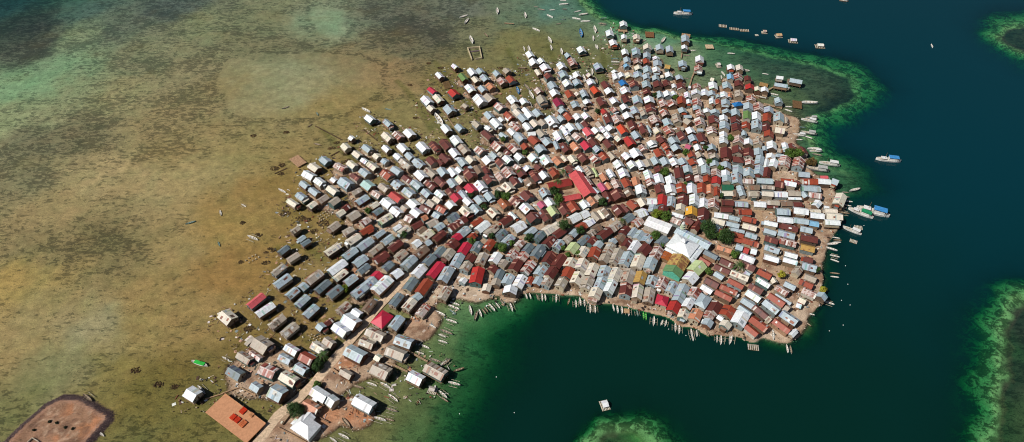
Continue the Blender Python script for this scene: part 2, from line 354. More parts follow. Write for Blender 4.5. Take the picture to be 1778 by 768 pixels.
HOUSES = """-167.5 183.4 -29 7.3 7.0 w
-149.1 196.6 -30 9.1 6.2 d
-131.2 197.2 -23 9.5 6.9 x
-119.0 192.5 -30 10.2 6.3 k
-135.2 187.4 -32 5.8 5.0 g
-122.8 183.4 -28 8.3 8.3 g
-113.8 198.3 -31 7.6 5.3 g
-100.5 182.6 -32 9.8 6.3 w
-93.7 179.2 -36 5.1 6.3 w
-103.9 176.1 -28 9.7 5.8 o
-76.6 177.4 -29 11.4 7.0 w
-70.6 197.2 -27 10.2 7.7 t
-89.0 195.7 -31 7.3 4.4 t
-51.4 192.8 -29 8.6 6.6 w
-41.3 197.3 -31 12.1 7.1 t
-150.3 244.6 54 11.0 5.4 s
-143.2 238.1 46 11.1 5.4 w
-163.4 232.7 -39 9.3 7.8 k
-134.3 229.5 51 9.8 5.3 t
-126.0 224.1 52 9.7 6.0 t
-123.1 244.3 57 8.8 5.3 g
-116.6 237.0 56 9.2 5.6 g
-108.5 225.9 -40 4.5 5.0 g
-105.1 229.4 48 4.8 3.8 m
-146.9 217.7 57 4.0 4.0 k
-138.7 213.6 -33 10.5 8.6 t
-146.6 206.0 -32 9.5 5.0 t
-141.3 207.7 -33 8.3 3.4 x
-121.4 210.3 -32 8.6 5.0 w
-123.8 205.0 -28 7.7 4.8 g
-106.8 211.9 -32 9.1 5.7 k
-101.9 215.5 -36 6.9 5.0 t
-111.7 204.7 -29 8.6 6.1 r
-65.9 228.3 63 9.5 6.0 g
-67.8 244.3 63 9.4 5.3 d
-59.8 240.9 59 8.5 5.7 k
-56.0 246.9 46 5.3 5.0 g
-51.8 237.8 60 8.7 5.4 x
-39.7 249.3 68 9.9 5.8 t
-98.0 239.2 54 8.3 5.7 t
-83.4 241.0 63 8.9 4.7 b
-89.7 235.9 -36 6.3 4.3 w
-92.2 229.9 -35 10.1 8.4 w
-96.9 224.1 -37 10.0 6.3 w
-76.9 221.2 -27 11.3 6.1 t
-80.9 215.3 -24 8.6 5.3 t
-86.1 208.0 -29 11.6 7.7 g
-60.3 215.8 -22 10.2 6.7 g
-63.8 208.3 -24 11.2 6.7 t
-73.3 205.8 -35 3.7 4.4 k
-139.7 301.4 52 6.3 4.3 t
-134.5 294.7 52 5.2 3.8 g
-130.8 290.6 47 6.2 3.8 d
-143.4 283.9 54 7.0 4.7 d
-135.9 278.2 47 8.0 4.5 t
-142.6 268.2 55 9.1 4.9 t
-138.1 259.2 50 10.6 6.1 g
-112.6 284.5 47 10.4 5.4 k
-115.4 304.8 52 7.4 6.0 t
-105.5 301.0 41 7.1 5.0 t
-94.0 302.2 44 8.9 5.0 r
-100.9 293.3 48 9.2 6.0 k
-101.1 281.2 50 9.8 5.8 g
-93.0 289.6 49 10.9 6.1 g
-93.9 275.6 49 9.2 6.1 g
-90.8 269.2 51 7.9 5.0 d
-107.0 270.0 49 12.2 6.3 w
-104.2 263.7 51 9.3 5.0 k
-97.3 260.1 49 8.1 5.7 g
-119.6 262.0 51 10.8 6.1 t
-124.9 255.2 53 4.5 6.0 g
-113.2 255.1 54 10.3 5.3 d
-105.2 251.1 52 9.6 5.6 d
-130.3 250.3 54 7.7 5.7 g
-90.3 251.4 50 10.3 6.1 g
-84.9 298.0 49 7.3 4.3 g
-79.1 293.1 49 8.5 5.3 g
-69.8 301.4 49 8.0 5.6 k
-74.6 305.0 44 5.6 3.8 w
-61.6 305.8 39 7.4 5.0 m
-73.4 287.3 50 9.5 5.6 m
-85.4 284.2 51 9.0 4.8 t
-81.6 278.3 44 10.1 6.0 m
-69.3 280.6 52 7.8 6.1 t
-57.0 283.4 51 9.5 6.6 b
-54.4 297.7 49 8.6 6.3 k
-60.3 289.6 50 4.9 5.7 w
-53.2 290.4 44 4.2 4.4 g
-46.5 295.8 51 9.3 5.0 m
-47.1 304.3 46 6.4 5.3 g
-58.3 301.4 49 6.1 4.4 b
-35.2 307.2 44 13.7 5.8 m
-30.9 300.1 51 7.7 6.3 g
-25.5 295.8 51 5.8 5.0 r
-19.1 304.7 48 10.0 6.1 w
-37.6 289.1 51 6.9 7.1 m
-35.1 295.0 49 5.3 5.8 p
-29.9 285.8 66 9.3 6.3 p
-33.9 275.4 70 11.0 6.3 g
-39.7 280.2 61 8.6 6.3 t
-45.4 283.4 58 8.2 5.4 d
-51.2 276.0 57 8.8 5.7 d
-56.6 267.1 58 9.4 6.6 w
-63.5 273.8 55 10.2 6.3 g
-76.2 271.2 53 7.2 5.3 d
-46.7 268.5 61 12.6 6.3 p
-40.2 264.0 69 11.5 6.9 g
-69.9 265.3 46 6.1 6.3 w
-81.7 263.3 55 4.9 7.1 p
-84.8 258.0 54 6.6 6.3 g
-77.7 255.9 55 13.2 7.7 w
-60.9 256.9 65 9.6 6.0 d
-52.7 254.8 64 11.1 6.6 r
-25.9 278.3 61 5.7 6.1 m
-28.2 270.5 63 7.0 6.3 t
-22.3 286.6 68 8.8 5.7 d
-21.2 263.2 81 12.2 7.7 c
-18.7 276.5 71 9.1 6.3 t
-29.5 260.1 60 3.8 4.4 w
-13.3 301.4 50 10.2 6.0 t
-7.3 298.3 52 8.8 5.8 d
-2.5 292.9 53 8.7 5.8 g
4.2 304.2 39 8.8 7.7 w
11.9 299.8 47 8.4 5.0 g
17.3 296.3 53 8.7 5.7 d
23.4 301.7 39 7.1 7.0 k
28.6 305.5 43 5.6 5.7 k
30.3 298.6 43 8.9 5.8 m
23.6 291.4 51 8.2 6.6 m
29.3 288.5 57 7.5 5.7 g
35.3 293.5 49 5.9 5.3 t
40.0 299.5 52 6.3 5.0 g
44.9 304.7 36 6.6 6.1 r
38.0 285.7 57 8.3 6.7 l
45.5 293.0 48 9.6 4.7 d
50.9 291.8 51 6.6 4.7 m
44.2 283.0 61 8.4 6.3 k
51.4 281.3 69 8.9 6.7 r
51.2 298.8 43 5.1 5.0 t
54.7 303.7 38 6.4 5.8 b
54.5 288.5 55 5.4 5.1 g
-14.4 288.3 62 8.4 5.7 r
-10.3 278.0 64 8.4 6.3 w
0.3 280.7 60 7.5 6.3 x
4.9 288.9 53 6.4 5.0 x
10.0 285.5 57 7.8 5.3 d
16.1 282.2 60 11.0 6.3 d
6.6 278.9 56 6.9 6.3 x
2.3 271.2 64 8.6 6.6 m
-5.5 273.6 58 4.9 5.0 t
-11.8 269.2 53 5.1 5.7 m
10.0 270.3 59 10.7 6.3 x
23.0 278.0 62 9.8 6.3 m
29.0 275.3 59 10.9 6.3 m
17.4 267.4 60 8.4 6.3 g
23.9 265.9 58 8.1 6.3 m
36.0 273.7 63 7.5 7.1 k
43.0 272.0 67 8.2 7.0 k
48.7 267.7 67 10.4 6.7 k
34.2 265.7 66 8.3 6.3 r
39.2 261.0 66 9.3 6.6 k
45.0 257.3 68 9.6 6.9 t
29.8 257.6 63 7.5 6.3 t
15.5 259.7 65 5.9 4.9 g
21.1 258.9 63 6.8 6.0 t
10.9 260.2 68 5.8 3.8 r
-2.4 260.8 67 8.1 6.2 g
4.8 259.3 66 9.6 6.5 w
-7.7 264.7 70 7.3 5.0 d
-9.6 258.5 76 5.3 5.9 t
-15.2 254.7 77 5.2 5.0 k
-1.0 251.8 79 5.3 8.0 w
59.5 298.3 43 9.9 6.3 m
66.8 304.4 42 9.0 6.3 t
72.6 301.0 51 7.9 5.2 m
77.4 299.6 57 8.2 3.8 g
81.3 297.0 55 7.9 5.6 g
86.0 293.3 55 7.3 6.3 g
95.0 291.6 47 8.7 5.7 d
64.3 292.1 47 4.0 4.4 g
69.4 294.3 57 6.0 4.9 b
72.6 290.0 60 7.6 4.8 m
76.9 286.9 59 9.6 5.6 w
83.1 284.2 51 8.4 6.9 m
61.1 285.6 61 9.7 6.0 t
57.2 277.0 64 5.9 6.1 t
64.7 278.9 65 13.2 5.8 t
70.7 276.6 64 11.2 6.6 g
78.0 275.1 67 11.2 7.1 k
90.2 281.5 61 9.9 6.6 x
85.1 272.5 65 9.3 6.9 g
113.1 269.4 46 10.2 8.4 l
108.0 261.9 48 7.8 7.7 w
123.9 280.3 -38 8.8 4.5 d
119.6 275.6 -44 7.4 4.0 r
56.1 266.6 69 8.9 6.6 g
62.5 264.0 66 11.0 6.6 k
70.3 263.0 69 11.0 7.9 t
77.5 261.5 69 9.1 6.7 y
84.1 259.6 65 7.8 6.6 g
90.1 257.4 63 9.0 5.9 x
95.4 254.7 58 8.6 5.6 g
99.9 249.7 61 13.9 6.6 g
53.1 257.7 67 8.7 6.2 g
58.6 254.3 64 9.6 6.2 w
67.6 252.2 77 8.8 7.1 m
74.4 250.9 74 10.2 6.3 k
81.1 248.8 73 11.0 6.3 t
49.3 249.1 67 7.4 7.0 k
88.3 245.5 70 7.5 7.0 p
94.3 240.0 61 7.5 7.0 c
102.9 242.2 56 7.1 5.6 w
108.0 250.2 56 7.5 6.3 x
112.1 244.4 54 10.0 7.0 g
98.9 234.6 63 6.6 5.9 k
105.7 233.7 60 8.2 6.6 o
117.9 240.0 54 8.5 7.4 m
111.8 229.0 56 5.0 5.6 g
113.5 234.3 52 5.4 6.1 x
124.7 236.3 54 8.1 7.5 r
119.9 232.7 -45 3.4 3.6 w
121.7 227.7 50 4.6 6.1 k
130.7 231.3 55 9.8 8.0 w
135.1 237.6 -46 8.2 3.8 g
138.3 243.3 -44 7.8 5.0 g
142.5 247.8 -45 8.8 5.7 w
145.3 253.5 -41 8.5 5.0 m
116.5 253.9 -43 7.2 4.5 w
120.3 258.7 -38 8.7 5.6 m
129.1 253.0 -33 10.4 4.5 r
124.8 248.1 -36 10.2 4.5 r
134.3 257.3 -37 9.5 4.5 r
140.9 228.1 -48 10.6 5.8 r
135.7 223.6 -52 7.9 4.3 r
143.8 236.5 -55 9.5 4.8 m
147.7 231.6 -53 2.9 5.0 t
150.9 239.8 -52 10.0 5.4 g
155.6 245.4 -46 10.3 5.3 r
160.1 246.7 -44 10.2 2.7 g
160.4 239.8 -49 2.8 5.7 t
159.1 232.1 -46 10.1 6.3 g
153.3 226.5 -49 10.4 4.8 r
158.5 221.6 42 5.2 3.1 w
150.9 258.0 -44 8.5 4.3 w
166.2 255.7 -36 6.7 4.5 g
160.7 252.4 -42 7.8 5.0 x
176.7 257.7 -34 7.9 4.8 r
176.7 251.1 -36 8.1 5.3 x
182.1 246.8 46 4.3 5.7 g
170.6 245.1 -37 4.1 4.4 k
167.8 242.0 -25 2.8 3.8 w
180.5 262.1 -30 6.7 5.0 t
158.0 260.3 -76 3.8 3.8 k
137.7 315.0 -13 9.0 5.0 w
134.3 308.8 -22 8.5 5.3 k
145.6 312.0 -21 6.7 4.3 g
143.6 307.1 -19 8.4 4.3 g
155.1 310.9 -18 8.9 5.0 r
153.9 304.6 -21 8.9 5.3 k
130.3 302.0 47 7.4 5.0 g
136.9 300.4 -27 6.8 4.3 r
144.6 298.4 -24 8.2 4.3 r
145.4 302.1 -19 9.4 3.0 g
153.1 296.9 -25 7.2 5.0 g
144.3 293.9 -20 4.3 4.0 r
151.4 291.3 -25 10.4 5.3 r
133.4 285.3 -25 8.8 4.5 o
143.4 287.2 -25 4.3 5.3 g
147.5 285.3 -27 3.1 5.3 c
151.7 283.9 -23 3.6 5.3 w
146.3 278.0 -31 9.1 5.6 w
145.1 271.6 -34 8.9 5.6 m
132.9 274.2 -35 8.6 5.0 m
128.8 269.3 -33 9.6 4.5 m
125.8 264.1 -43 6.0 4.4 g
137.9 263.6 -30 10.9 5.2 k
143.5 265.8 -47 3.6 4.1 g
168.4 307.5 -17 8.3 4.3 w
166.4 300.8 -24 7.7 4.5 g
164.9 293.0 -24 8.2 5.6 m
163.3 285.3 -27 9.0 5.6 g
161.0 277.8 -23 9.0 5.0 w
178.8 311.3 -9 10.0 5.6 w
188.6 309.7 -12 9.4 5.3 g
196.4 307.2 -15 5.9 5.0 u
179.6 304.0 -20 10.4 5.3 m
175.9 297.9 -22 10.4 5.7 g
189.8 302.0 -18 7.5 5.3 g
174.9 291.4 -22 10.3 6.1 x
189.2 294.1 -17 10.2 6.3 m
185.9 286.1 -20 8.4 5.6 y
173.7 280.0 -22 7.6 4.3 w
171.8 275.1 -22 8.4 4.3 w
183.3 276.5 -22 5.6 4.5 m
182.2 270.7 -21 8.5 6.3 g
174.2 267.5 49 7.1 5.0 t
153.2 264.5 -38 8.3 5.8 r
176.6 369.4 69 9.7 5.8 g
180.9 367.0 69 10.0 3.8 w
173.8 359.2 71 9.6 6.0 g
178.7 356.8 71 10.7 4.9 m
185.8 366.0 65 8.8 5.7 w
185.8 373.5 68 5.1 6.3 w
194.3 368.1 67 11.4 7.7 x
203.4 366.1 65 10.4 7.7 x
204.0 355.2 -7 7.7 5.6 g
174.7 347.9 -5 10.8 5.6 g
175.9 342.7 -6 8.7 4.0 t
183.9 344.6 -16 6.0 6.9 m
191.4 344.9 -18 8.0 5.0 w
197.6 346.9 -61 3.9 4.6 m
191.3 350.3 -6 8.9 3.2 r
205.7 347.8 -2 10.9 6.1 r
215.5 347.3 -6 8.4 5.6 w
222.8 346.6 -34 4.5 6.3 g
217.3 352.4 0 5.4 3.0 s
204.7 340.9 -6 12.4 6.1 g
205.5 334.3 -12 8.3 5.8 x
198.4 334.1 -74 5.2 4.6 g
173.3 335.2 -7 7.5 5.0 k
182.6 335.6 -3 8.8 5.8 w
191.5 335.7 -3 8.3 5.6 t
190.7 330.9 -3 8.7 2.5 w
165.8 341.8 0 7.2 5.0 b
163.8 335.2 0 7.7 5.6 t
165.7 325.6 -6 8.0 5.6 w
175.1 327.0 -6 8.0 4.9 t
173.8 323.4 -3 7.2 2.2 m
183.9 326.4 0 7.6 5.0 b
190.6 325.1 0 5.8 4.5 m
179.5 318.7 -5 8.7 6.3 g
191.1 318.8 -10 9.5 6.3 w
201.3 320.0 -3 7.4 4.0 k
200.5 314.4 -8 8.9 5.6 w
211.1 318.7 -6 7.9 5.0 k
211.0 312.9 -7 10.1 6.3 k
204.4 326.0 48 6.7 5.0 w
219.9 328.2 58 12.0 7.0 k
208.0 307.5 -5 9.5 5.0 w
210.0 323.2 -14 3.2 3.8 w
100.9 328.8 78 9.5 6.2 c
93.8 328.0 0 6.7 6.1 w
107.0 327.8 76 9.6 5.7 g
115.0 328.7 75 9.5 7.1 m
122.3 328.4 78 9.5 6.3 w
128.3 326.1 77 8.6 6.3 w
135.0 325.3 76 8.6 7.1 x
144.4 326.6 -3 8.1 5.3 m
142.1 320.2 -3 8.0 5.0 m
153.7 326.2 -6 8.6 5.3 g
153.9 318.1 -3 8.6 5.6 r
93.5 320.6 72 6.9 5.7 g
100.2 319.4 73 7.7 6.3 m
112.1 321.6 77 5.7 6.1 k
109.5 316.4 -25 7.6 3.8 w
107.5 309.8 -35 6.8 5.8 x
118.8 318.5 80 7.4 7.7 q
115.7 309.3 -48 6.2 5.3 m
126.1 314.8 76 10.9 7.4 m
119.4 304.3 56 8.5 5.0 m
102.2 350.7 -87 9.0 6.3 w
95.5 354.9 -83 8.2 5.8 w
110.0 348.9 -88 7.6 6.9 w
108.4 340.0 -89 8.0 7.4 w
101.1 339.8 -88 7.8 6.3 m
95.6 346.1 -81 6.2 6.3 x
103.6 360.1 -83 5.5 6.3 m
115.7 339.8 -94 8.7 6.6 r
117.2 356.1 -93 10.1 6.5 m
123.7 359.8 -91 7.3 6.2 g
129.9 358.5 -94 8.3 6.1 t
136.1 359.2 -97 8.3 6.2 g
123.8 351.2 -95 6.3 5.8 m
129.8 350.2 -96 7.2 5.7 x
135.6 350.6 -99 6.9 5.8 r
122.8 340.2 -97 9.7 7.4 w
129.8 340.2 -101 9.8 5.8 r
135.4 339.5 -101 8.9 5.1 o
139.7 337.8 -102 8.8 4.1 r
142.6 355.6 -102 7.1 6.6 x
141.4 348.2 -104 6.8 6.2 c
149.6 355.9 -102 6.5 5.8 w
148.8 349.4 -102 6.4 6.2 g
156.0 350.0 -101 10.6 7.5 g
158.9 359.6 -103 8.0 6.9 g
166.1 356.9 -104 8.5 7.2 g
147.8 342.4 0 8.1 5.8 e
146.3 336.2 0 7.6 5.0 k
156.5 338.3 -89 9.6 4.7 g
152.0 335.9 -98 6.9 3.7 b
163.9 348.9 -4 7.1 5.3 x
22.5 354.0 -64 7.0 5.7 w
29.4 356.8 -64 7.6 5.8 r
41.3 359.6 -59 6.4 6.3 m
47.9 359.3 -68 6.9 5.0 w
53.9 358.7 -70 8.8 5.7 t
58.6 358.4 -76 9.4 2.4 l
64.0 352.3 -73 7.9 5.0 o
69.1 355.8 -72 8.2 4.3 w
78.2 355.8 -80 8.3 7.1 w
52.4 347.5 -68 9.6 4.8 x
62.0 341.1 -67 7.6 5.0 n
57.2 338.4 -54 6.3 4.3 g
66.3 342.9 -66 6.7 4.3 o
72.1 345.6 -75 8.3 5.8 x
78.9 345.6 -75 8.2 6.1 r
79.7 336.7 -73 7.2 6.1 b
86.0 347.9 -86 8.0 5.6 o
88.0 338.9 -87 8.2 7.1 w
65.0 332.5 -74 9.8 5.6 m
71.9 334.0 -73 9.0 8.4 m
48.7 325.5 -66 7.3 5.7 w
54.0 327.8 -66 7.3 5.6 o
58.7 330.4 -64 5.6 4.9 t
40.6 323.2 -65 9.7 6.9 r
34.4 320.2 -67 9.9 6.3 m
25.4 327.1 -64 7.4 6.1 w
27.0 318.2 -65 8.1 6.3 l
22.4 336.7 -68 7.4 6.6 g
20.0 325.2 -61 5.6 5.0 n
21.8 314.2 -66 9.8 6.3 m
41.1 313.0 36 8.1 6.9 w
47.8 315.8 34 5.7 6.3 w
50.3 308.3 39 6.2 6.1 w
55.2 314.2 -60 7.9 5.3 t
59.3 315.9 -65 8.0 3.0 k
62.4 318.4 -65 8.0 4.6 b
70.8 320.2 -64 8.2 6.6 m
75.5 322.5 -59 7.6 3.5 m
81.0 324.9 -58 7.3 6.3 r
87.4 326.3 -73 6.9 5.7 k
76.3 312.4 42 7.8 5.8 d
85.4 316.9 28 7.0 7.1 w
82.0 309.3 43 7.0 6.6 x
-41.6 357.5 -59 8.6 5.6 w
-37.1 359.8 -54 5.6 4.3 w
-29.1 354.9 -61 9.4 7.7 m
-23.4 359.6 -66 8.1 5.3 b
-18.1 359.1 -70 7.8 4.0 m
-15.5 349.8 -62 8.1 7.4 m
-8.0 352.6 -59 7.3 6.1 x
-2.4 356.8 -62 9.3 7.7 x
6.6 356.7 -64 7.6 6.6 m
11.0 361.5 -57 4.3 5.6 w
2.0 348.1 -63 8.0 5.6 m
6.0 349.4 -66 5.1 2.6 g
12.2 346.8 -63 7.4 6.8 b
16.3 353.4 -67 11.3 5.7 m
18.6 362.0 -51 4.7 5.3 m
-2.7 342.3 -57 7.8 8.1 k
-8.4 338.5 -44 4.9 5.0 t
-21.4 343.0 -59 8.7 7.1 w
-28.0 340.2 -56 8.4 6.9 p
-40.9 345.7 -60 8.1 5.8 g
-35.7 348.9 -58 7.4 5.8 k
-35.6 341.1 -54 5.3 4.5 m
-37.5 330.7 -57 7.0 6.5 p
-41.8 336.7 -61 6.9 5.0 m
-33.2 334.7 -59 7.5 5.0 g
-40.7 324.2 -53 6.2 6.3 w
-29.5 327.5 -53 6.7 5.3 w
-23.9 321.1 -57 7.9 6.3 g
-21.5 329.1 -59 7.3 6.3 g
-15.1 332.7 -60 7.3 6.1 g
-30.2 318.1 -51 8.3 6.9 k
-5.3 325.7 -59 8.7 6.1 h
-12.3 317.3 -54 7.5 6.6 k
2.9 328.3 -48 7.9 7.7 m
10.2 333.6 -58 8.1 7.4 m
9.7 321.5 -54 7.7 7.7 w
14.0 312.3 -61 6.8 8.4 m
-4.1 310.6 43 8.7 5.6 m
0.6 315.2 -54 6.9 3.7 w
-38.6 313.5 45 6.8 6.6 d
-23.1 309.4 42 8.2 4.3 r
-121.2 384.6 -51 7.0 5.8 k
-118.6 394.9 -45 4.2 4.4 w
-105.2 382.5 -46 8.2 5.3 g
-111.3 375.5 -45 7.4 5.3 k
-97.1 373.8 -46 5.2 4.8 k
-90.8 369.3 -43 4.8 5.0 g
-133.5 369.6 -45 8.1 6.1 g
-139.7 362.4 -40 8.7 6.3 k
-141.3 353.1 -35 9.6 6.6 w
-121.4 362.8 -36 9.6 5.8 x
-113.5 365.2 -45 7.9 5.3 k
-105.1 368.9 -41 5.7 4.4 w
-98.9 364.1 -45 9.2 5.6 k
-103.3 356.9 -46 8.3 5.8 g
-108.8 352.0 -42 8.1 4.8 m
-132.8 346.7 -42 7.9 5.8 w
-123.9 350.4 -41 4.7 4.0 w
-114.7 346.3 -41 10.3 7.9 g
-98.9 343.1 -44 8.8 7.4 a
-122.4 338.8 -42 9.1 5.6 k
-142.3 343.3 -43 7.7 4.8 g
-134.9 337.9 -42 8.4 5.0 g
-142.6 332.6 -41 7.7 5.3 g
-106.0 337.9 43 6.3 4.5 t
-91.7 334.4 -40 7.9 5.3 x
-147.0 326.4 -38 8.9 4.5 k
-133.4 323.7 54 6.1 5.0 k
-127.6 330.5 50 7.1 5.3 t
-119.1 327.3 52 6.9 5.8 t
-110.3 321.8 51 5.2 5.0 m
-113.2 317.2 48 5.4 5.0 k
-104.4 314.6 46 7.8 7.1 t
-101.1 329.9 47 9.3 5.6 g
-92.1 324.3 47 6.2 4.5 k
-88.8 318.5 47 6.6 5.3 d
-83.0 311.3 45 10.1 5.6 k
-95.9 309.5 47 6.4 5.8 x
-87.1 354.0 -45 9.0 7.1 r
-81.1 359.1 -42 8.3 5.8 g
-72.6 350.7 -44 8.4 5.0 m
-65.5 344.5 -48 9.0 5.8 g
-63.5 354.2 -53 9.2 7.1 w
-57.0 356.8 -47 10.0 5.8 t
-55.9 344.7 -48 10.1 5.6 m
-49.3 347.5 -50 9.9 5.8 m
-48.4 357.0 -59 8.0 6.4 g
-78.9 345.2 -44 7.6 6.9 g
-87.7 341.8 -43 8.4 5.6 t
-78.3 332.2 -43 10.0 6.1 c
-70.3 337.1 -46 9.1 6.3 g
-57.9 335.6 -49 7.4 5.8 g
-48.8 335.4 -49 7.4 5.7 w
-50.3 329.5 -44 6.1 4.6 k
-53.8 325.9 -48 6.7 5.0 t
-60.1 329.4 -41 5.0 4.5 t
-66.1 326.2 -48 7.9 7.1 w
-46.8 321.2 -36 7.6 5.7 r
-57.1 321.1 -36 8.4 5.8 m
-49.3 315.2 -40 5.6 5.6 g
-63.1 317.1 -44 7.5 6.6 w
-83.3 326.2 -43 8.6 7.4 w
-76.6 318.8 -46 8.5 6.6 w
-67.3 311.9 -33 5.8 6.1 x
-57.7 313.3 37 3.9 4.8 o
-52.0 308.2 39 7.5 5.8 t
-71.5 322.0 -41 5.0 5.0 t
-108.3 418.0 -47 8.1 6.1 w
-94.1 412.4 -51 8.2 5.0 g
-76.4 400.3 -54 9.0 6.9 w
-92.1 395.9 -51 9.9 6.1 k
-84.5 398.0 -52 9.2 6.1 x
-91.2 382.7 -50 7.0 5.0 w
-79.3 383.4 -53 9.3 6.3 w
-65.0 384.5 -55 10.3 6.9 w
-56.3 385.2 -57 10.1 5.8 m
-48.3 386.7 -59 11.1 6.6 m
-49.3 405.5 -60 9.1 6.1 w
-39.4 407.5 -54 7.2 5.6 g
-40.9 391.7 -61 9.8 6.9 w
-34.6 381.1 -58 9.8 6.3 t
-41.4 377.4 -60 9.0 6.3 w
-47.9 372.2 -54 9.5 5.7 m
-35.2 368.8 -61 8.6 5.8 g
-29.6 370.9 -55 6.9 5.8 k
-57.3 369.2 -55 7.9 6.1 m
-50.6 367.4 -63 6.3 3.6 m
-81.9 373.6 -48 6.4 5.0 w
-73.3 373.4 -53 7.2 5.3 g
-66.2 366.8 -49 10.1 6.1 g
-75.1 364.9 -47 11.5 5.6 t
-26.6 410.2 -54 7.1 5.6 t
-17.7 423.1 -60 8.3 5.6 g
-12.0 413.5 -59 10.0 6.6 w
-18.0 406.2 -47 4.9 4.3 w
-18.1 397.3 -54 10.2 5.8 m
-6.4 398.5 -48 6.9 4.5 g
-8.1 418.3 -58 5.0 3.8 w
-2.1 421.4 -58 9.0 5.8 r
4.3 425.2 -57 6.8 5.6 k
8.3 418.5 -61 8.7 6.1 g
2.7 409.2 -55 10.4 5.8 x
-0.0 401.9 -58 7.3 5.0 w
6.0 395.9 -58 9.1 7.1 g
11.7 407.8 -63 8.3 5.3 w
14.6 400.7 10 5.9 4.5 w
13.4 423.1 -64 7.3 6.1 w
19.9 424.8 -64 8.6 6.3 g
10.6 429.1 -59 5.1 5.0 w
17.3 412.0 -63 7.7 5.8 k
23.3 413.0 -62 6.6 5.6 t
30.4 414.7 -68 9.9 8.4 w
21.8 400.6 -61 7.7 5.8 t
34.6 398.0 -71 9.8 6.3 w
16.4 392.9 -55 8.7 7.1 r
25.8 391.1 -63 7.9 6.6 g
37.6 418.6 -61 6.2 5.0 g
-10.4 385.5 -53 8.7 8.2 x
1.5 383.0 -54 8.6 7.1 x
9.7 384.7 -63 5.5 5.6 r
-23.0 381.1 -52 7.5 7.1 x
-17.0 370.3 -58 7.3 7.7 w
-13.0 375.8 -56 6.9 5.0 g
-8.0 366.9 -58 7.8 6.0 m
-3.0 370.5 -55 7.3 5.7 w
-3.1 378.0 -57 5.6 4.5 m
-8.0 377.1 -56 4.5 4.3 t
5.3 373.1 -55 6.4 6.1 w
20.9 382.4 -63 7.2 7.1 g
15.3 373.4 -58 6.8 7.1 w
24.6 370.6 -66 9.4 6.9 w
32.7 369.5 -60 8.2 6.4 o
32.6 386.7 -76 9.2 3.5 g
4.1 363.2 -41 5.4 4.8 x
44.5 407.5 -66 8.6 6.6 w
38.6 406.2 -54 5.1 4.8 w
40.8 400.8 -69 5.5 4.8 w
43.5 420.5 -65 9.1 5.8 r
50.3 420.3 -69 6.4 6.3 w
56.7 420.9 -67 6.5 5.7 w
51.1 409.9 -69 7.9 3.9 g
55.7 411.0 -66 7.6 5.2 m
56.9 402.1 -69 8.9 6.1 s
73.1 418.2 -80 11.9 5.8 m
71.3 427.2 -69 5.7 5.0 c
80.3 418.0 -74 9.0 7.7 x
66.2 411.4 -68 5.7 5.0 t
68.5 405.4 -69 6.7 4.8 w
62.7 403.3 -62 5.9 5.3 w
71.5 398.2 -69 6.5 4.8 w
73.8 407.1 -62 5.3 6.1 w
82.9 404.8 -72 9.4 6.3 v
91.3 409.8 -79 9.8 6.3 m
88.8 421.4 -77 6.7 7.1 w
92.6 398.9 -72 7.6 6.1 g
98.4 405.4 -81 11.2 6.0 m
102.9 406.3 -82 8.5 2.9 g
86.7 391.1 -70 9.1 6.9 c
102.8 389.0 -70 4.7 6.9 w
78.6 393.2 -62 5.1 5.3 k
65.9 395.9 -56 6.1 5.8 k
59.6 391.7 -69 9.8 5.6 m
70.8 388.0 -69 8.6 6.1 m
54.3 385.9 -66 8.1 6.9 p
62.0 381.4 -66 5.8 5.6 g
38.9 384.4 -65 9.3 6.6 m
46.5 384.9 -64 8.3 5.8 o
48.5 396.3 -56 7.4 6.3 x
42.4 393.8 -66 5.5 4.3 t
43.3 370.7 -66 7.3 5.5 k
37.7 372.1 -64 6.3 3.4 k
51.1 372.4 -62 8.1 6.6 m
59.5 371.6 -62 7.0 7.5 x
66.0 373.8 -65 7.4 5.7 r
71.8 375.0 -63 7.5 5.7 t
82.5 373.9 -62 6.5 6.1 w
89.5 377.1 -72 8.7 7.7 w
75.8 365.6 -70 6.9 6.6 w
85.3 364.6 -71 6.4 6.2 w
91.3 366.1 -75 7.3 5.8 w
95.5 383.9 -73 6.1 5.6 x
96.9 367.6 -79 7.7 5.2 t
95.0 427.8 -78 8.0 5.9 g
101.3 425.7 -80 7.8 5.4 t
109.0 416.1 -79 8.8 8.2 x
117.5 424.7 -76 6.8 6.1 x
118.3 414.2 -81 7.6 6.9 g
125.8 418.0 -88 9.8 6.3 t
131.9 427.9 -86 5.5 6.3 g
135.0 422.7 0 6.0 3.5 g
144.7 424.0 -92 8.0 6.1 x
133.6 414.7 -53 5.3 6.3 t
109.0 403.5 -74 5.3 5.6 k
117.2 403.3 -75 8.1 7.1 x
110.5 393.8 -76 8.4 5.6 m
112.5 385.1 -75 6.1 5.5 r
126.6 406.7 -12 5.1 4.0 t
126.1 396.4 -79 8.9 6.6 m
133.6 403.5 -80 6.3 6.3 w
133.8 394.3 -81 6.6 6.1 g
118.8 392.2 -70 6.4 6.1 g
119.5 383.4 -73 5.6 7.0 g
142.9 414.2 -92 8.6 7.7 x
141.1 405.0 0 4.5 3.5 g
140.3 394.8 -87 9.2 6.6 m
129.0 386.5 -30 3.9 5.0 n
153.6 416.4 -95 8.7 7.4 m
150.7 427.7 -94 4.9 5.3 w
156.6 426.1 -93 4.3 6.9 g
149.9 404.4 -91 7.3 7.4 x
161.6 418.6 -99 6.0 6.1 w
160.3 409.2 -100 8.1 7.4 g
157.3 398.5 -99 6.2 5.8 w
155.7 391.2 -99 6.1 6.1 w
165.8 426.5 -94 4.3 6.9 g
172.4 425.4 -98 7.8 6.6 g
170.1 416.4 -97 6.5 6.9 m
168.7 406.6 -98 8.0 6.9 m
173.4 401.3 -96 5.1 4.0 g
167.0 392.8 -101 7.7 7.9 x
145.6 384.0 -95 5.9 6.6 g
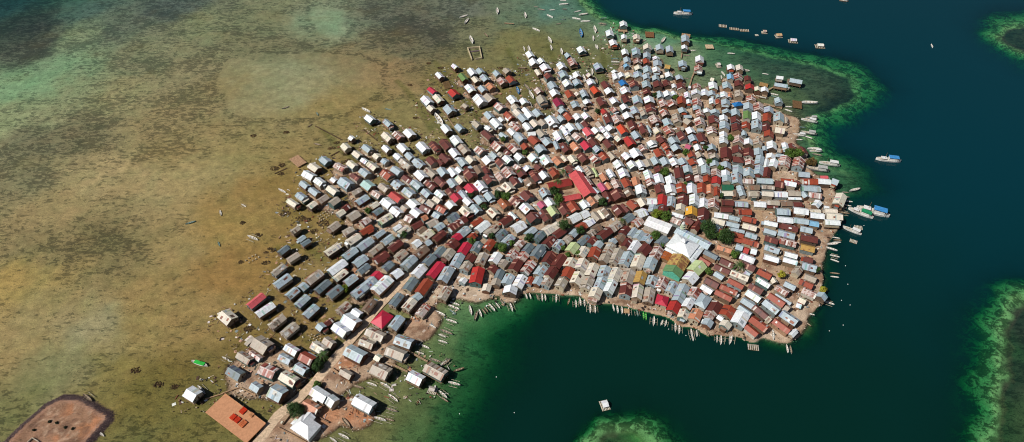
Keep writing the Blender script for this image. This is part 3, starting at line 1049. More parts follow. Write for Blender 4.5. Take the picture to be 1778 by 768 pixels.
135.5 384.0 -85 5.9 5.3 w
106.6 378.4 -78 7.9 6.6 r
114.2 375.9 -72 6.0 5.0 x
102.4 368.6 -76 7.3 5.7 g
109.1 368.0 -77 7.2 6.3 g
115.7 367.5 -77 7.2 6.3 w
121.8 368.1 -77 6.2 5.8 g
128.9 367.6 -79 5.7 6.3 r
129.0 375.4 -82 5.8 5.6 r
134.8 375.4 -77 5.3 5.8 t
135.4 367.6 -82 6.6 6.5 w
145.0 373.1 -94 4.7 6.6 t
143.9 365.6 -98 5.1 6.6 g
154.7 377.6 -99 11.4 7.7 m
151.9 364.7 -97 6.5 7.1 g
163.1 379.9 -101 7.9 7.7 m
161.9 370.7 -100 6.2 7.7 m
167.3 437.8 -99 6.3 6.7 g
161.9 439.3 -95 5.7 4.4 r
176.3 436.4 -73 4.6 7.7 U
184.2 433.8 -101 8.1 7.4 g
192.2 433.2 -102 9.9 7.4 x
188.7 443.5 -100 5.8 7.1 x
198.5 428.0 -105 6.9 7.1 g
209.6 440.3 -93 6.3 5.8 g
180.3 421.8 -103 9.6 5.8 E
187.4 421.2 -104 9.0 6.6 w
184.7 409.6 -104 9.9 7.7 g
194.8 419.0 -105 9.6 6.1 r
191.3 407.3 -104 8.7 6.1 m
190.8 398.3 -105 7.4 6.9 r
204.0 419.1 -105 10.2 7.7 g
209.4 417.4 -103 7.8 3.1 t
200.3 403.8 -17 6.9 6.9 k
176.9 410.1 -103 7.6 6.1 r
173.8 390.3 -104 6.7 6.1 w
180.5 389.4 -104 6.1 6.3 t
190.0 386.4 -103 8.1 6.9 w
178.3 378.7 -102 7.4 6.3 g
171.2 378.7 -104 8.5 7.4 m
199.3 384.8 -97 8.0 4.6 w
204.2 384.2 -95 7.9 5.2 m
194.6 381.7 -15 3.5 4.8 t
193.2 376.7 -4 6.1 3.5 g
210.8 380.2 -86 6.8 6.3 m
184.2 383.4 -101 4.9 3.5 g
169.3 367.3 -101 5.7 6.6 x
-59.5 475.7 -59 8.0 5.0 w
-47.6 488.8 -55 6.2 4.5 w
-40.0 471.8 -63 9.8 5.6 E
-63.9 454.4 -52 8.3 4.8 p
-58.1 443.7 -59 10.2 6.1 k
-46.4 450.9 -57 8.5 7.1 c
-66.7 440.5 -56 10.5 7.1 w
-62.7 431.0 -53 6.3 5.6 k
-48.3 429.6 -61 9.6 7.9 g
-36.3 434.6 -51 5.0 4.3 t
-33.3 455.6 -63 10.1 6.6 w
-32.9 480.3 -64 9.2 6.1 w
-26.2 482.2 -62 7.2 5.8 g
-29.5 469.6 -63 7.6 5.3 k
-22.2 471.8 -63 8.4 5.8 g
-17.2 460.4 -61 7.6 6.1 o
-23.6 457.1 -61 7.5 5.6 g
-25.0 441.6 -61 11.3 8.7 w
-17.8 445.0 -56 9.1 6.9 t
-12.5 479.3 -62 7.1 5.3 g
-4.1 482.2 -57 6.0 6.1 t
-7.9 467.3 -64 8.2 6.9 x
-0.9 469.9 -64 8.2 6.3 r
-9.4 433.5 -54 8.3 7.4 x
0.5 441.0 -64 9.6 6.9 w
2.8 432.0 -63 6.5 6.1 t
15.5 506.6 -69 8.0 6.1 w
18.3 495.4 -73 8.3 6.6 w
24.8 496.9 -68 6.4 5.6 w
27.9 486.7 -69 8.3 8.2 w
21.6 481.1 -71 8.1 4.0 k
30.0 474.4 -67 6.7 6.6 m
41.5 489.5 -72 8.2 7.1 w
42.4 477.1 -73 8.6 7.0 g
45.0 464.7 -72 7.7 7.1 w
47.7 505.2 -70 5.7 4.8 g
50.9 495.4 -77 10.2 6.6 x
53.4 476.6 -72 6.6 5.6 w
48.7 474.5 -70 5.3 3.4 w
53.1 465.9 -75 7.6 6.6 g
59.8 514.2 -75 7.9 6.6 w
72.1 488.1 -76 8.0 7.1 g
32.9 462.8 -70 8.4 6.9 g
34.2 451.8 -71 7.5 7.1 w
36.5 439.1 -71 9.1 7.1 P
39.1 428.7 -64 4.8 6.3 g
45.9 450.0 -74 8.6 6.1 r
52.2 452.0 -62 3.9 4.2 k
57.5 450.4 -77 8.5 5.4 g
21.3 454.2 -66 7.2 5.8 x
23.5 441.0 -72 9.1 7.1 t
49.5 436.4 -76 7.6 6.2 g
55.6 434.6 -69 4.7 4.5 t
59.0 440.4 -72 5.3 6.1 w
66.7 454.2 -70 8.2 6.3 v
64.1 466.1 -74 7.0 6.6 w
63.6 475.9 -64 4.1 4.8 k
75.8 462.9 -73 8.3 6.1 m
70.4 439.8 -74 9.6 6.6 m
9.5 441.0 -67 6.8 6.1 w
77.7 453.1 -73 6.2 7.1 w
80.3 440.4 -72 6.6 6.1 w
85.1 473.7 -82 7.6 5.2 w
90.0 476.1 -78 5.7 5.2 w
85.2 482.6 -71 3.2 5.0 w
90.3 465.6 -74 6.3 6.1 U
90.9 455.5 -76 8.0 7.1 w
89.8 442.9 -80 9.4 5.8 m
96.2 476.5 -81 6.3 7.1 k
98.7 462.7 -83 7.3 7.7 m
103.8 476.6 -86 7.5 6.8 g
110.1 473.3 -88 6.2 5.5 g
105.5 487.1 -83 5.8 6.8 k
112.6 484.9 -90 8.4 7.0 g
105.7 496.4 -88 6.6 6.6 x
113.3 496.4 -88 6.6 5.3 r
108.8 463.0 -90 7.9 6.9 g
107.7 452.5 -88 5.9 5.8 m
98.8 441.7 -86 8.7 7.4 g
108.0 441.7 -87 7.5 7.9 w
87.5 432.3 -73 5.8 6.1 w
107.6 430.2 -89 8.4 7.9 m
79.5 429.1 -63 4.9 6.1 x
122.5 494.3 -93 7.9 7.1 g
122.6 502.5 -88 3.9 5.8 w
119.7 483.0 -93 7.0 6.3 w
117.8 472.6 -92 6.2 5.6 g
129.1 476.4 -89 6.2 6.1 w
117.9 462.4 -90 7.3 7.1 m
125.8 465.2 -88 7.3 6.3 m
130.9 461.1 -91 4.7 3.8 w
117.6 448.9 -86 7.6 5.3 g
123.6 449.4 -87 6.4 6.1 w
128.9 450.9 -84 5.2 4.8 w
137.0 472.6 -89 5.5 5.8 g
136.6 460.5 -92 7.9 7.3 m
118.6 438.1 -85 8.6 6.1 x
125.5 437.5 -82 6.9 7.1 x
133.3 440.5 -95 8.7 6.5 r
139.4 448.9 -95 7.0 4.8 w
139.0 440.0 -93 5.1 5.0 w
146.5 450.7 -94 5.8 7.7 w
145.4 439.3 -96 8.7 7.1 x
149.2 460.5 -97 6.0 6.6 x
143.4 430.7 -94 5.0 6.1 g
100.8 556.7 -91 7.6 6.6 w
86.8 540.6 -88 8.8 6.6 w
88.4 525.6 -82 7.9 6.6 w
98.8 534.5 -93 6.5 5.0 w
109.9 534.5 -94 7.2 5.8 k
96.9 510.5 -88 7.5 5.8 w
97.4 498.8 -88 7.3 5.8 g
95.9 490.3 -81 3.8 4.8 u
106.3 509.9 -91 9.6 7.1 g
117.0 517.7 -95 6.9 6.9 k
115.2 506.4 -95 7.5 6.3 g
127.6 517.0 -93 7.6 6.6 g
135.7 514.2 -94 9.0 6.1 g
130.0 489.0 -17 4.3 5.8 y
152.3 531.4 -96 10.2 6.9 g
149.1 517.7 -96 5.5 5.0 w
143.1 491.9 -95 7.9 6.9 g
158.8 499.5 -98 8.1 6.9 w
155.0 485.4 -98 7.1 6.6 x
182.6 487.5 -96 6.5 6.1 w
189.4 486.2 -97 7.1 5.8 k
178.8 473.1 -97 6.9 5.3 u
185.6 474.4 -97 6.9 7.1 x
183.8 464.2 -100 7.4 6.6 m
192.4 470.5 -97 6.2 5.3 m
191.3 458.8 -100 6.1 6.8 c
173.8 462.2 -97 8.0 6.9 g
162.3 461.0 -97 9.2 6.9 w
163.9 471.4 -26 2.7 4.5 k
153.7 451.2 -99 7.8 5.6 w
159.3 450.8 -95 5.8 5.5 g
163.7 447.9 -91 3.4 3.9 g
168.7 449.4 -99 6.5 5.6 w
173.4 449.6 -99 5.9 3.4 o
180.5 449.4 -101 7.8 6.6 t
196.8 455.6 -100 5.4 4.9 k
202.0 454.4 -101 5.4 5.7 w
219.1 472.7 -13 5.4 4.3 w
217.4 462.3 -17 10.3 5.0 g
231.1 468.2 -19 9.6 5.8 g
157.3 439.9 -99 6.9 4.8 w"""
HS = []
for l in HOUSES.strip().splitlines():
    q = l.split(); HS.append([float(q[0]), float(q[1]), math.radians(float(q[2])), float(q[3]), float(q[4]), q[5]])
hx = np.array([h[0] for h in HS]); hy = np.array([h[1] for h in HS])
DENS = [int(((hx - h[0]) ** 2 + (hy - h[1]) ** 2 < 20 ** 2).sum()) - 1 for h in HS]
def idx(x, y): return int(np.searchsorted(XS, x)), int(np.searchsorted(YS, y))
MASK = np.zeros((NY, NX))
for h, dn in zip(HS, DENS):
    if dn < (10 if h[0] < -45 else 7): continue
    r = 4.6 + 0.16 * dn
    i0, j0 = idx(h[0] - r, h[1] - r); i1, j1 = idx(h[0] + r, h[1] + r)
    MASK[j0:j1, i0:i1] = np.maximum(MASK[j0:j1, i0:i1], ((GX[j0:j1, i0:i1] - h[0]) ** 2 + (GY[j0:j1, i0:i1] - h[1]) ** 2 < r * r))
CORE = [(690,500),(700,540),(735,545),(770,514),(830,524),(858,514),(905,510),(960,511),(1000,514),(1030,523),(1090,535),(1130,547),(1200,567),(1250,583),(1290,592),(1330,587),(1365,596),(1392,584),(1395,566),(1406,545),(1423,530),(1431,500),(1429,460),(1439,425),(1457,385),(1455,350),(1446,320),(1411,300),(1399,262),(1380,250),(1388,226),(1386,204),(1362,200),(1300,170),(1240,160),(1140,150),(1040,170),(960,200),(880,240),(800,290),(700,340),(660,420),(660,470)]
EARTH = [CORE, [(590,700),(610,688),(645,706),(652,720),(640,738),(615,745),(585,732)], [(520,700),(560,680),(600,700),(585,745),(540,768),(470,790),(440,790),(475,735)],
         [(560,650),(600,610),(650,570),(690,585),(680,640),(620,665),(585,690),(560,690)], [(700,560),(750,530),(765,556),(745,585),(715,600),(700,585)],
         [(392,640),(440,600),(520,610),(545,650),(500,700),(450,690),(400,690)]]
for k, pl in enumerate(EARTH):
    d = sdist(PL(pl), PTX + WXN * 0.25, PTY + WYN * 0.25).reshape(NY, NX); MASK = np.maximum(MASK, (d < 0) * (1.0 if k != 5 else 0.75))
def blur(a, n):
    for _ in range(n):
        a = (a + np.roll(a, 1, 0) + np.roll(a, -1, 0) + np.roll(a, 1, 1) + np.roll(a, -1, 1)) / 5
    return a
LAND = blur(MASK, 5)
LAND = np.clip(LAND + (fbm(GX, GY, 5, 55) - 0.5) * 0.5 * (4 * LAND * (1 - LAND)), 0, 1)
LSM = sm(LAND, 0.3, 0.75)
ZG = -DEPTH.reshape(NY, NX) * (1 - LSM) + LSM * (0.75 + 0.35 * (fbm(GX, GY, 7, 91) - 0.5))
MUD = blur(np.clip(MASK + 0.0, 0, 1), 26)          # trodden mud round the village
CHAN = np.zeros((NY, NX))
for ch in ([(690,140),(745,200),(790,250)], [(755,105),(800,165),(832,205)], [(632,205),(655,235),(685,265)], [(880,85),(905,130),(928,178)], [(952,80),(972,122),(1000,172)], [(1045,85),(1050,130),(1062,165)], [(730,190),(752,228)], [(560,225),(600,262),(640,295)], [(480,430),(530,425),(560,450)], [(470,560),(520,580),(545,600)]):
    g_ = PL(ch)
    for A_, B_ in zip(g_[:-1], g_[1:]):
        dx, dy = B_[0] - A_[0], B_[1] - A_[1]; tt = np.clip(((PTX + WXN * .2 - A_[0]) * dx + (PTY + WYN * .2 - A_[1]) * dy) / (dx * dx + dy * dy), 0, 1)
        CHAN = np.maximum(CHAN, 1 - sm(np.hypot(PTX + WXN * .2 - A_[0] - tt * dx, PTY + WYN * .2 - A_[1] - tt * dy), 1.0, 3.6).reshape(NY, NX))
CHAN *= (1 - LSM); ZG = ZG - 0.15 * CHAN
# islet with a stone bank, lower left
ISL = sdist(PL([(-60,830),(-20,795),(5,770),(40,735),(80,700),(112,685),(148,689),(175,703),(197,716),(198,729),(182,747),(163,768),(150,790),(130,830),(40,900)]), PTX + WXN * 0.12, PTY + WYN * 0.12).reshape(NY, NX)
ZG = np.where(ISL < 1.5, np.maximum(ZG, -0.3 + 1.8 * sm(-ISL, -1.2, 2.6) - 0.4 * sm(-ISL, 4, 8) + 0.25 * (fbm(GX, GY, 4, 8) - 0.5)), ZG)
n1 = fbm(GX, GY, 14, 21); n2 = fbm(GX, GY, 4, 61); n3 = fbm(GX, GY, 30, 71)
def lerp(a, b, t): return a * (1 - t[..., None]) + b * t[..., None]
bed = BED[:, :3].reshape(NY, NX, 3); weed = BED[:, 3].reshape(NY, NX)
e1, e2, e3, e4 = [np.array(albedo(c, 0.72)) for c in ((188, 160, 134), (150, 118, 96), (212, 190, 166), (190, 128, 90))]
earth = lerp(lerp(np.broadcast_to(e1, bed.shape), e2, sm(n2, 0.45, 0.7)), e3, sm(n1, 0.5, 0.75) * 0.8)
red = np.zeros((NY, NX))
for px, py, r in ((632, 718, 9), (612, 722, 7), (575, 722, 7), (540, 655, 5), (600, 632, 5), (720, 548, 6), (690, 540, 6), (690, 440, 6), (616, 480, 6), (725, 505, 5), (1000, 140, 5), (1045, 205, 6), (660, 320, 6)):
    x, y = P(px, py); red = np.maximum(red, np.exp(-((GX - x) ** 2 + (GY - y) ** 2) / r ** 2))
earth = lerp(earth, e4, np.clip(red * 1.2, 0, 1) * (0.5 + 0.5 * n2))
mudc = np.array(albedo((120, 98, 58), 0.75))
bed2 = lerp(bed, mudc, np.clip(MUD * 1.1, 0, 1) * (1 - LSM) * 0.55 * (DEPTH.reshape(NY, NX) < 1.5))
bed2 = lerp(bed2, np.array(albedo((122, 102, 48), 0.85)), CHAN * 0.45)
wet = np.array(albedo((92, 74, 54)))
colr = lerp(bed2, wet, sm(LAND, 0.12, 0.35)); colr = lerp(colr, earth, sm(LAND, 0.35, 0.72))
bank, berm, inner, inner2 = [np.array(albedo(c, 0.75)) for c in ((84, 68, 68), (168, 130, 108), (156, 120, 96), (190, 128, 90))]
n5 = fbm(GX + 0.6 * GY, GY - 0.4 * GX, 9, 131, 5)
ic = lerp(lerp(np.broadcast_to(inner, bed.shape), inner2, sm(n5, 0.5, 0.58) * 0.7 * sm(n1, 0.35, 0.6)), np.array(albedo((112, 84, 70))), sm(n2, 0.5, 0.62) * 0.6)
ic = lerp(ic, np.array(albedo((190, 160, 134))), sm(np.abs(n5 - 0.46), 0.03, 0.01) * 0.7)
ic = lerp(ic, berm, sm(-ISL, 3.2, 3.9) * (1 - sm(-ISL, 4.6, 5.2))); ic = lerp(ic, bank, 1 - sm(-ISL, 3.0, 3.6))
isl = sm(-ISL, -0.7, 0.2); colr = lerp(colr, ic, isl)
weed = weed * (1 - LSM) * (1 - isl) * (1 - 0.2 * np.clip(MUD * 1.6, 0, 1))
LANDA = np.maximum(LSM, isl)
def grid_mesh(name, xs, ys, Z, attrs, mat):
    nx, ny = len(xs), len(ys); gx, gy = np.meshgrid(xs, ys)
    v = np.stack([gx, gy, Z], -1).reshape(-1, 3).astype(np.float32)
    i = (np.arange(ny - 1)[:, None] * nx + np.arange(nx - 1)[None]).ravel()
    q = np.stack([i, i + 1, i + nx + 1, i + nx], -1).astype(np.int32)
    me = bpy.data.meshes.new(name); me.vertices.add(len(v)); me.vertices.foreach_set('co', v.ravel())
    me.loops.add(q.size); me.loops.foreach_set('vertex_index', q.ravel())
    me.polygons.add(len(q)); me.polygons.foreach_set('loop_start', np.arange(0, q.size, 4, dtype=np.int32)); me.polygons.foreach_set('loop_total', np.full(len(q), 4, np.int32))
    me.update(calc_edges=True); me.polygons.foreach_set('use_smooth', np.ones(len(q), bool))
    for nm, ty, d in attrs:
        a = me.attributes.new(nm, ty, 'POINT'); a.data.foreach_set('color' if ty == 'FLOAT_COLOR' else 'value', d.astype(np.float32).ravel())
    me.materials.append(mat); me.validate(); return link(me, name)
m, nt, b = newmat('sea_bed_and_earth')
at = N(nt, 'ShaderNodeAttribute', attribute_name='Col'); la = N(nt, 'ShaderNodeAttribute', attribute_name='land').outputs['Fac']
pos = N(nt, 'ShaderNodeNewGeometry').outputs['Position']
mp = N(nt, 'ShaderNodeMapping'); mp.inputs['Scale'].default_value = (0.42, 0.85, 1.0); nt.links.new(pos, mp.inputs[0]); spos = mp.outputs[0]
wd = at.outputs['Alpha']
g1 = noise(nt, 0.5, 5, 0.68, spos, 0.5); g2 = noise(nt, 0.05, 3, 0.5, pos); g3 = noise(nt, 1.1, 4, 0.7, spos)
gg = math_n(nt, 'ADD', math_n(nt, 'MULTIPLY', g1, 0.66), math_n(nt, 'ADD', math_n(nt, 'MULTIPLY', g2, 0.1), math_n(nt, 'MULTIPLY', g3, 0.24)))
g4 = noise(nt, 0.09, 4, 0.6, spos, 0.8)
thr = math_n(nt, 'SUBTRACT', math_n(nt, 'SUBTRACT', 0.735, math_n(nt, 'MULTIPLY', g4, 0.27)), math_n(nt, 'MULTIPLY', wd, 0.14))
mk = ramp(nt, gg, thr, math_n(nt, 'ADD', thr, 0.035))
dark = mix_c(nt, 1.0, at.outputs['Color'], (0.34, 0.36, 0.36, 1), 'MULTIPLY')
c = mix_c(nt, math_n(nt, 'MULTIPLY', mk, 0.75), at.outputs['Color'], dark)
rm = N(nt, 'ShaderNodeAttribute', attribute_name='rim').outputs['Fac']
r1 = noise(nt, 0.17, 6, 0.68, pos, 0.8); r2 = noise(nt, 0.6, 4, 0.7, pos, 0.5)
rk = ramp(nt, math_n(nt, 'ADD', math_n(nt, 'MULTIPLY', r1, 0.7), math_n(nt, 'MULTIPLY', r2, 0.3)), 0.46, 0.55)
coral = mix_c(nt, r2, albedo((70, 84, 54)), albedo((116, 128, 84)))
c = mix_c(nt, math_n(nt, 'MULTIPLY', rm, 0.9), c, mix_c(nt, rk, coral, albedo((186, 196, 140), 0.92)))
s1 = noise(nt, 0.16, 6, 0.65, pos); c = mix_c(nt, 1.0, c, mix_rgb_val(nt, ramp(nt, s1, 0.2, 0.8, 0.72, 1.25)), 'MULTIPLY')
s5 = noise(nt, 0.55, 6, 0.75, spos, 0.4); c = mix_c(nt, 1.0, c, mix_rgb_val(nt, ramp(nt, s5, 0.3, 0.7, 0.86, 1.13)), 'MULTIPLY')
s2 = noise(nt, 1.6, 5, 0.75, pos); c = mix_c(nt, 1.0, c, mix_rgb_val(nt, ramp(nt, s2, 0.25, 0.75, 0.66, 1.32)), 'MULTIPLY')
yel = noise(nt, 0.03, 3, 0.5, pos); c = mix_c(nt, math_n(nt, 'MULTIPLY', ramp(nt, yel, 0.5, 0.75), 0.12), c, albedo((150, 118, 52)))
rub = noise(nt, 2.6, 3, 0.8, pos); lr = math_n(nt, 'MULTIPLY', la, ramp(nt, rub, 0.6, 0.7))
c = mix_c(nt, math_n(nt, 'MULTIPLY', lr, 0.55), c, albedo((226, 212, 196)))
rub2 = noise(nt, 2.1, 3, 0.8, spos); lr2 = math_n(nt, 'MULTIPLY', la, ramp(nt, rub2, 0.58, 0.68))
c = mix_c(nt, math_n(nt, 'MULTIPLY', lr2, 0.6), c, albedo((70, 52, 42)))
nt.links.new(c, b.inputs['Base Color']); b.inputs['Roughness'].default_value = 0.95; b.inputs['Specular IOR Level'].default_value = 0.1
bp = N(nt, 'ShaderNodeBump'); bp.inputs['Strength'].default_value = 0.5; bp.inputs['Distance'].default_value = 0.35; nt.links.new(s2, bp.inputs['Height']); nt.links.new(bp.outputs[0], b.inputs['Normal'])
tag(grid_mesh('ground', XS, YS, ZG, [('Col', 'FLOAT_COLOR', np.concatenate([colr, weed[..., None]], -1)), ('land', 'FLOAT', LANDA), ('rim', 'FLOAT', np.clip(RIM, 0, 1))], m), kind='structure')
def gz(x, y):
    i, j = idx(x, y); i = min(max(i, 1), NX - 1); j = min(max(j, 1), NY - 1)
    fx = (x - XS[i - 1]) / (XS[i] - XS[i - 1]); fy = (y - YS[j - 1]) / (YS[j] - YS[j - 1])
    return float((ZG[j - 1, i - 1] * (1 - fx) + ZG[j - 1, i] * fx) * (1 - fy) + (ZG[j, i - 1] * (1 - fx) + ZG[j, i] * fx) * fy)
def glow(x, y, r=3.0): return min(gz(x + dx * r, y + dy * r) for dx in (-1, 0, 1) for dy in (-1, 0, 1))

# ------------------------------------------------------------------ water
m, nt, b = newmat('sea_water'); nt.nodes.remove(b); out = nt.nodes['Material Output']
d = N(nt, 'ShaderNodeAttribute', attribute_name='depth').outputs['Fac']
tc = N(nt, 'ShaderNodeCombineColor')
for i, k in enumerate((0.60, 0.925, 0.81)): nt.links.new(math_n(nt, 'POWER', k, d), tc.inputs[i])
tr = N(nt, 'ShaderNodeBsdfTransparent'); nt.links.new(tc.outputs[0], tr.inputs[0])
pos = N(nt, 'ShaderNodeNewGeometry').outputs['Position']
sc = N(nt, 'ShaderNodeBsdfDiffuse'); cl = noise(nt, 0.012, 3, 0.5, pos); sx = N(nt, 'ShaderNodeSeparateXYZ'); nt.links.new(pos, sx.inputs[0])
bay = math_n(nt, 'ADD', math_n(nt, 'ADD', math_n(nt, 'MULTIPLY', sx.outputs[0], 0.0016), math_n(nt, 'MULTIPLY', sx.outputs[1], 0.0026)), math_n(nt, 'MULTIPLY', cl, 0.3))    # greener bay water; the bluer far end has grazing sky reflection painted in
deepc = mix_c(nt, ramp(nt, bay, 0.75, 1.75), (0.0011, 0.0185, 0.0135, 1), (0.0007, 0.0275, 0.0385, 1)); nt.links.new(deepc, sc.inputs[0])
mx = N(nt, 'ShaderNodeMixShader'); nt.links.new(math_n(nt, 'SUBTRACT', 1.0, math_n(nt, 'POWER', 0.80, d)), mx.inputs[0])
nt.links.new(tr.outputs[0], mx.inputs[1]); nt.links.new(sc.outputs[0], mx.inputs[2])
rip = math_n(nt, 'ADD', noise(nt, 0.9, 4, 0.6, pos), math_n(nt, 'MULTIPLY', noise(nt, 0.16, 3, 0.6, pos, 0.5), 2.0)); bp = N(nt, 'ShaderNodeBump'); bp.inputs['Strength'].default_value = 0.25; bp.inputs['Distance'].default_value = 0.12; nt.links.new(rip, bp.inputs['Height'])
gl = N(nt, 'ShaderNodeBsdfGlossy'); gl.inputs['Roughness'].default_value = 0.12; nt.links.new(bp.outputs[0], gl.inputs['Normal'])
fr = N(nt, 'ShaderNodeFresnel'); fr.inputs[0].default_value = 1.33
mx2 = N(nt, 'ShaderNodeMixShader'); nt.links.new(fr.outputs[0], mx2.inputs[0]); nt.links.new(mx.outputs[0], mx2.inputs[1]); nt.links.new(gl.outputs[0], mx2.inputs[2])
nt.links.new(mx2.outputs[0], out.inputs[0])
wi = np.unique(np.concatenate([np.arange(0, NX, 2), [NX - 1]])); wj = np.unique(np.concatenate([np.arange(0, NY, 2), [NY - 1]]))
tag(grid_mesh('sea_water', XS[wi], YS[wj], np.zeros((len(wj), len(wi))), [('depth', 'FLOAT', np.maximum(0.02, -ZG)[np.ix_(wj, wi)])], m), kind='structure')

# ------------------------------------------------------------------ roads
def ribbon(name, px, w, col, lift=0.10):
    pts = PL(px, 0.8); fine = []
    for a, bb in zip(pts[:-1], pts[1:]):
        n = max(2, int(math.dist(a, bb) / 2.0))
        fine += [(a[0] + (bb[0] - a[0]) * k / n, a[1] + (bb[1] - a[1]) * k / n) for k in range(n)]
    fine.append(pts[-1]); mb = MB(); L = []
    for k, p in enumerate(fine):
        q0 = fine[max(0, k - 2)]; q1 = fine[min(len(fine) - 1, k + 2)]; t = math.atan2(q1[1] - q0[1], q1[0] - q0[0]); nx, ny = -math.sin(t), math.cos(t)
        ww = w * (0.9 + 0.25 * vnoise(np.array([p[0]]), np.array([p[1]]), 6, 5)[0])
        z = max(0.35, max(gz(p[0] + nx * s, p[1] + ny * s) for s in (-ww / 2, 0, ww / 2))) + lift
        L.append([(p[0] - nx * (ww / 2 + 0.25), p[1] - ny * (ww / 2 + 0.25), z - 1.0), (p[0] - nx * ww / 2, p[1] - ny * ww / 2, z), (p[0] + nx * ww / 2, p[1] + ny * ww / 2, z), (p[0] + nx * (ww / 2 + 0.25), p[1] + ny * (ww / 2 + 0.25), z - 1.0)])
    vs = [v for l in L for v in l]; fs = []
    for k in range(len(L) - 1):
        for s in range(3): a = k * 4 + s; fs.append((a, a + 4, a + 5, a + 1))
    mb.poly(vs, [f[::-1] for f in fs], albedo(col) + (0,)); return tag(mb.build(name, M_STONE), kind='structure')
ribbon('road', [(425,800),(448,768),(482,722),(520,690),(556,652),(592,610),(628,568),(660,528),(690,498),(712,472),(735,452),(752,438)], 5.0, (222, 194, 164))
ribbon('road', [(905,412),(925,400),(952,389),(1000,380),(1040,366),(1080,353),(1125,346),(1190,345),(1240,350),(1290,352),(1306,352)], 3.2, (186, 162, 138), 0.104)
ribbon('road', [(1300,348),(1318,370),(1324,395),(1322,430),(1318,458),(1300,490),(1282,514),(1262,536)], 3.4, (190, 158, 126), 0.108)
ribbon('path', [(843,375),(856,390),(872,402)], 2.6, (178, 146, 116), 0.112)
ribbon('path', [(1385,382),(1389,405),(1390,440)], 2.0, (186, 154, 124), 0.116)
ribbon('path', [(968,312),(905,329),(893,340)], 2.6, (190, 150, 116), 0.12)

# ------------------------------------------------------------------ labels: colour, then rank from a thing one can find
LM = [("the mosque's pyramid roof", 1188, 425), ('the long white hall', 1142, 391), ('the red U-shaped school', 1000, 325), ('the crimson pyramid roof', 665, 555),
 ('the terracotta slab', 408, 725), ('the white hip-roofed villa', 528, 740), ('the green-fronted ochre warehouse', 1172, 462), ('the square ruin in the shallows', 824, 92),
 ('the bright blue hipped roof', 1280, 182), ('the lone house on the flats', 395, 551), ('the bare tan shore lot', 1376, 214), ('the long boats at the quay', 1505, 370),
 ('the white-ridged crimson roof', 1150, 520), ('the yellow-ochre house', 1200, 367), ('the big red roof above the bay', 828, 480), ('the long coral-pink roof', 444, 522),
 ('the orange soil patch', 632, 718), ('the outermost bay stilt house', 756, 643), ('the northernmost hut', 1082, 43), ('the western olive-green roof', 804, 136),
 ('the deck on the flats', 517, 278), ('the bright crimson middle roof', 818, 328), ('the vivid orange-red roof', 1033, 158), ('the dark green double gable', 1261, 323),
 ('the south-east point', 1318, 563), ('the bottom-left outlying stilt house', 335, 685), ('the eastern olive-green roof', 1297, 201), ('the magenta roof', 970, 178), ('the pink-roofed house', 935, 356), ('the light blue east roof', 1413, 389)]
LMG = [(n,) + P(x, y) for n, x, y in LM]
ORD = ['nearest', 'second nearest', 'third nearest', 'fourth nearest', 'fifth nearest', 'sixth nearest', 'seventh nearest', 'eighth nearest', 'ninth nearest', 'tenth nearest'] + ['%dth nearest' % k for k in range(11, 60)]
def side(x, y, lx, ly):
    dx, dy = x - lx, y - ly
    if abs(dx) > abs(dy) * 1.2: return 'rightward' if dx > 0 else 'leftward'
    return 'behind' if dy > 0 else 'in front'
def make_labels(items, fmt):
    """items: (x, y, colour word); every label is 'colour thing, n-th nearest such thing to a landmark, on that side'"""
    by = {}
    for k, (x, y, c) in enumerate(items): by.setdefault(c, []).append(k)
    out = [None] * len(items)
    rank = {}
    for c, ks in by.items():
        for li, (n, lx, ly) in enumerate(LMG):
            for r, k in enumerate(sorted(ks, key=lambda k: math.hypot(items[k][0] - lx, items[k][1] - ly))):
                d = math.hypot(items[k][0] - lx, items[k][1] - ly); sc = r * 6 + d * 0.25
                if k not in rank or sc < rank[k][0]: rank[k] = (sc, r, li)
    for k, (x, y, c) in enumerate(items):
        _, r, li = rank[k]; n, lx, ly = LMG[li]
        out[k] = fmt % (c, ORD[min(r, len(ORD) - 1)], n, side(x, y, lx, ly))
        if len(out[k].split()) > 16: out[k] = out[k].rsplit(',', 1)[0]
    return out

# ------------------------------------------------------------------ houses
RC = {'w': ((240, 244, 247), 'white metal'), 'g': ((178, 193, 201), 'grey zinc'), 'd': ((122, 136, 142), 'slate-grey'), 't': ((184, 172, 156), 'weathered tan'), 'k': ((232, 222, 204), 'cream'),
      'b': ((136, 114, 96), 'brown'), 'm': ((108, 54, 47), 'dark maroon'), 'r': ((160, 72, 48), 'rust-red'), 'o': ((208, 142, 108), 'orange-tan'), 'p': ((198, 48, 72), 'crimson'), 'c': ((184, 54, 48), 'bright red'),
      's': ((222, 102, 108), 'coral-pink'), 'n': ((198, 92, 122), 'pink'), 'P': ((146, 36, 68), 'magenta'), 'v': ((206, 76, 44), 'vivid orange-red'), 'x': ((206, 186, 178), 'rust-patched'), 'e': ((40, 104, 76), 'dark green'),
      'E': ((110, 142, 82), 'olive green'), 'l': ((196, 210, 156), 'pale lime'), 'y': ((190, 152, 84), 'ochre'), 'q': ((228, 170, 62), 'yellow-ochre'), 'u': ((136, 184, 216), 'light blue'), 'U': ((44, 122, 190), 'bright blue'),
      'a': ((176, 210, 204), 'pale aqua'), 'h': ((156, 90, 56), 'rusty brown')}
RUST = {'w': 0.16, 'g': 0.3, 'd': 0.3, 't': 0.5, 'k': 0.34, 'p': 0.2, 'c': 0.25, 's': 0.2, 'b': 0.5, 'm': 0.3, 'r': 0.4, 'o': 0.5, 'x': 0.85, 'y': 0.5, 'l': 0.1, 'h': 0.3}
WALLS = [(150, 128, 104), (128, 104, 84), (190, 176, 156), (168, 150, 128), (206, 198, 184), (110, 92, 78), (140, 150, 148), (176, 140, 112), (96, 120, 116), (200, 186, 160), (120, 84, 64), (156, 170, 172)]
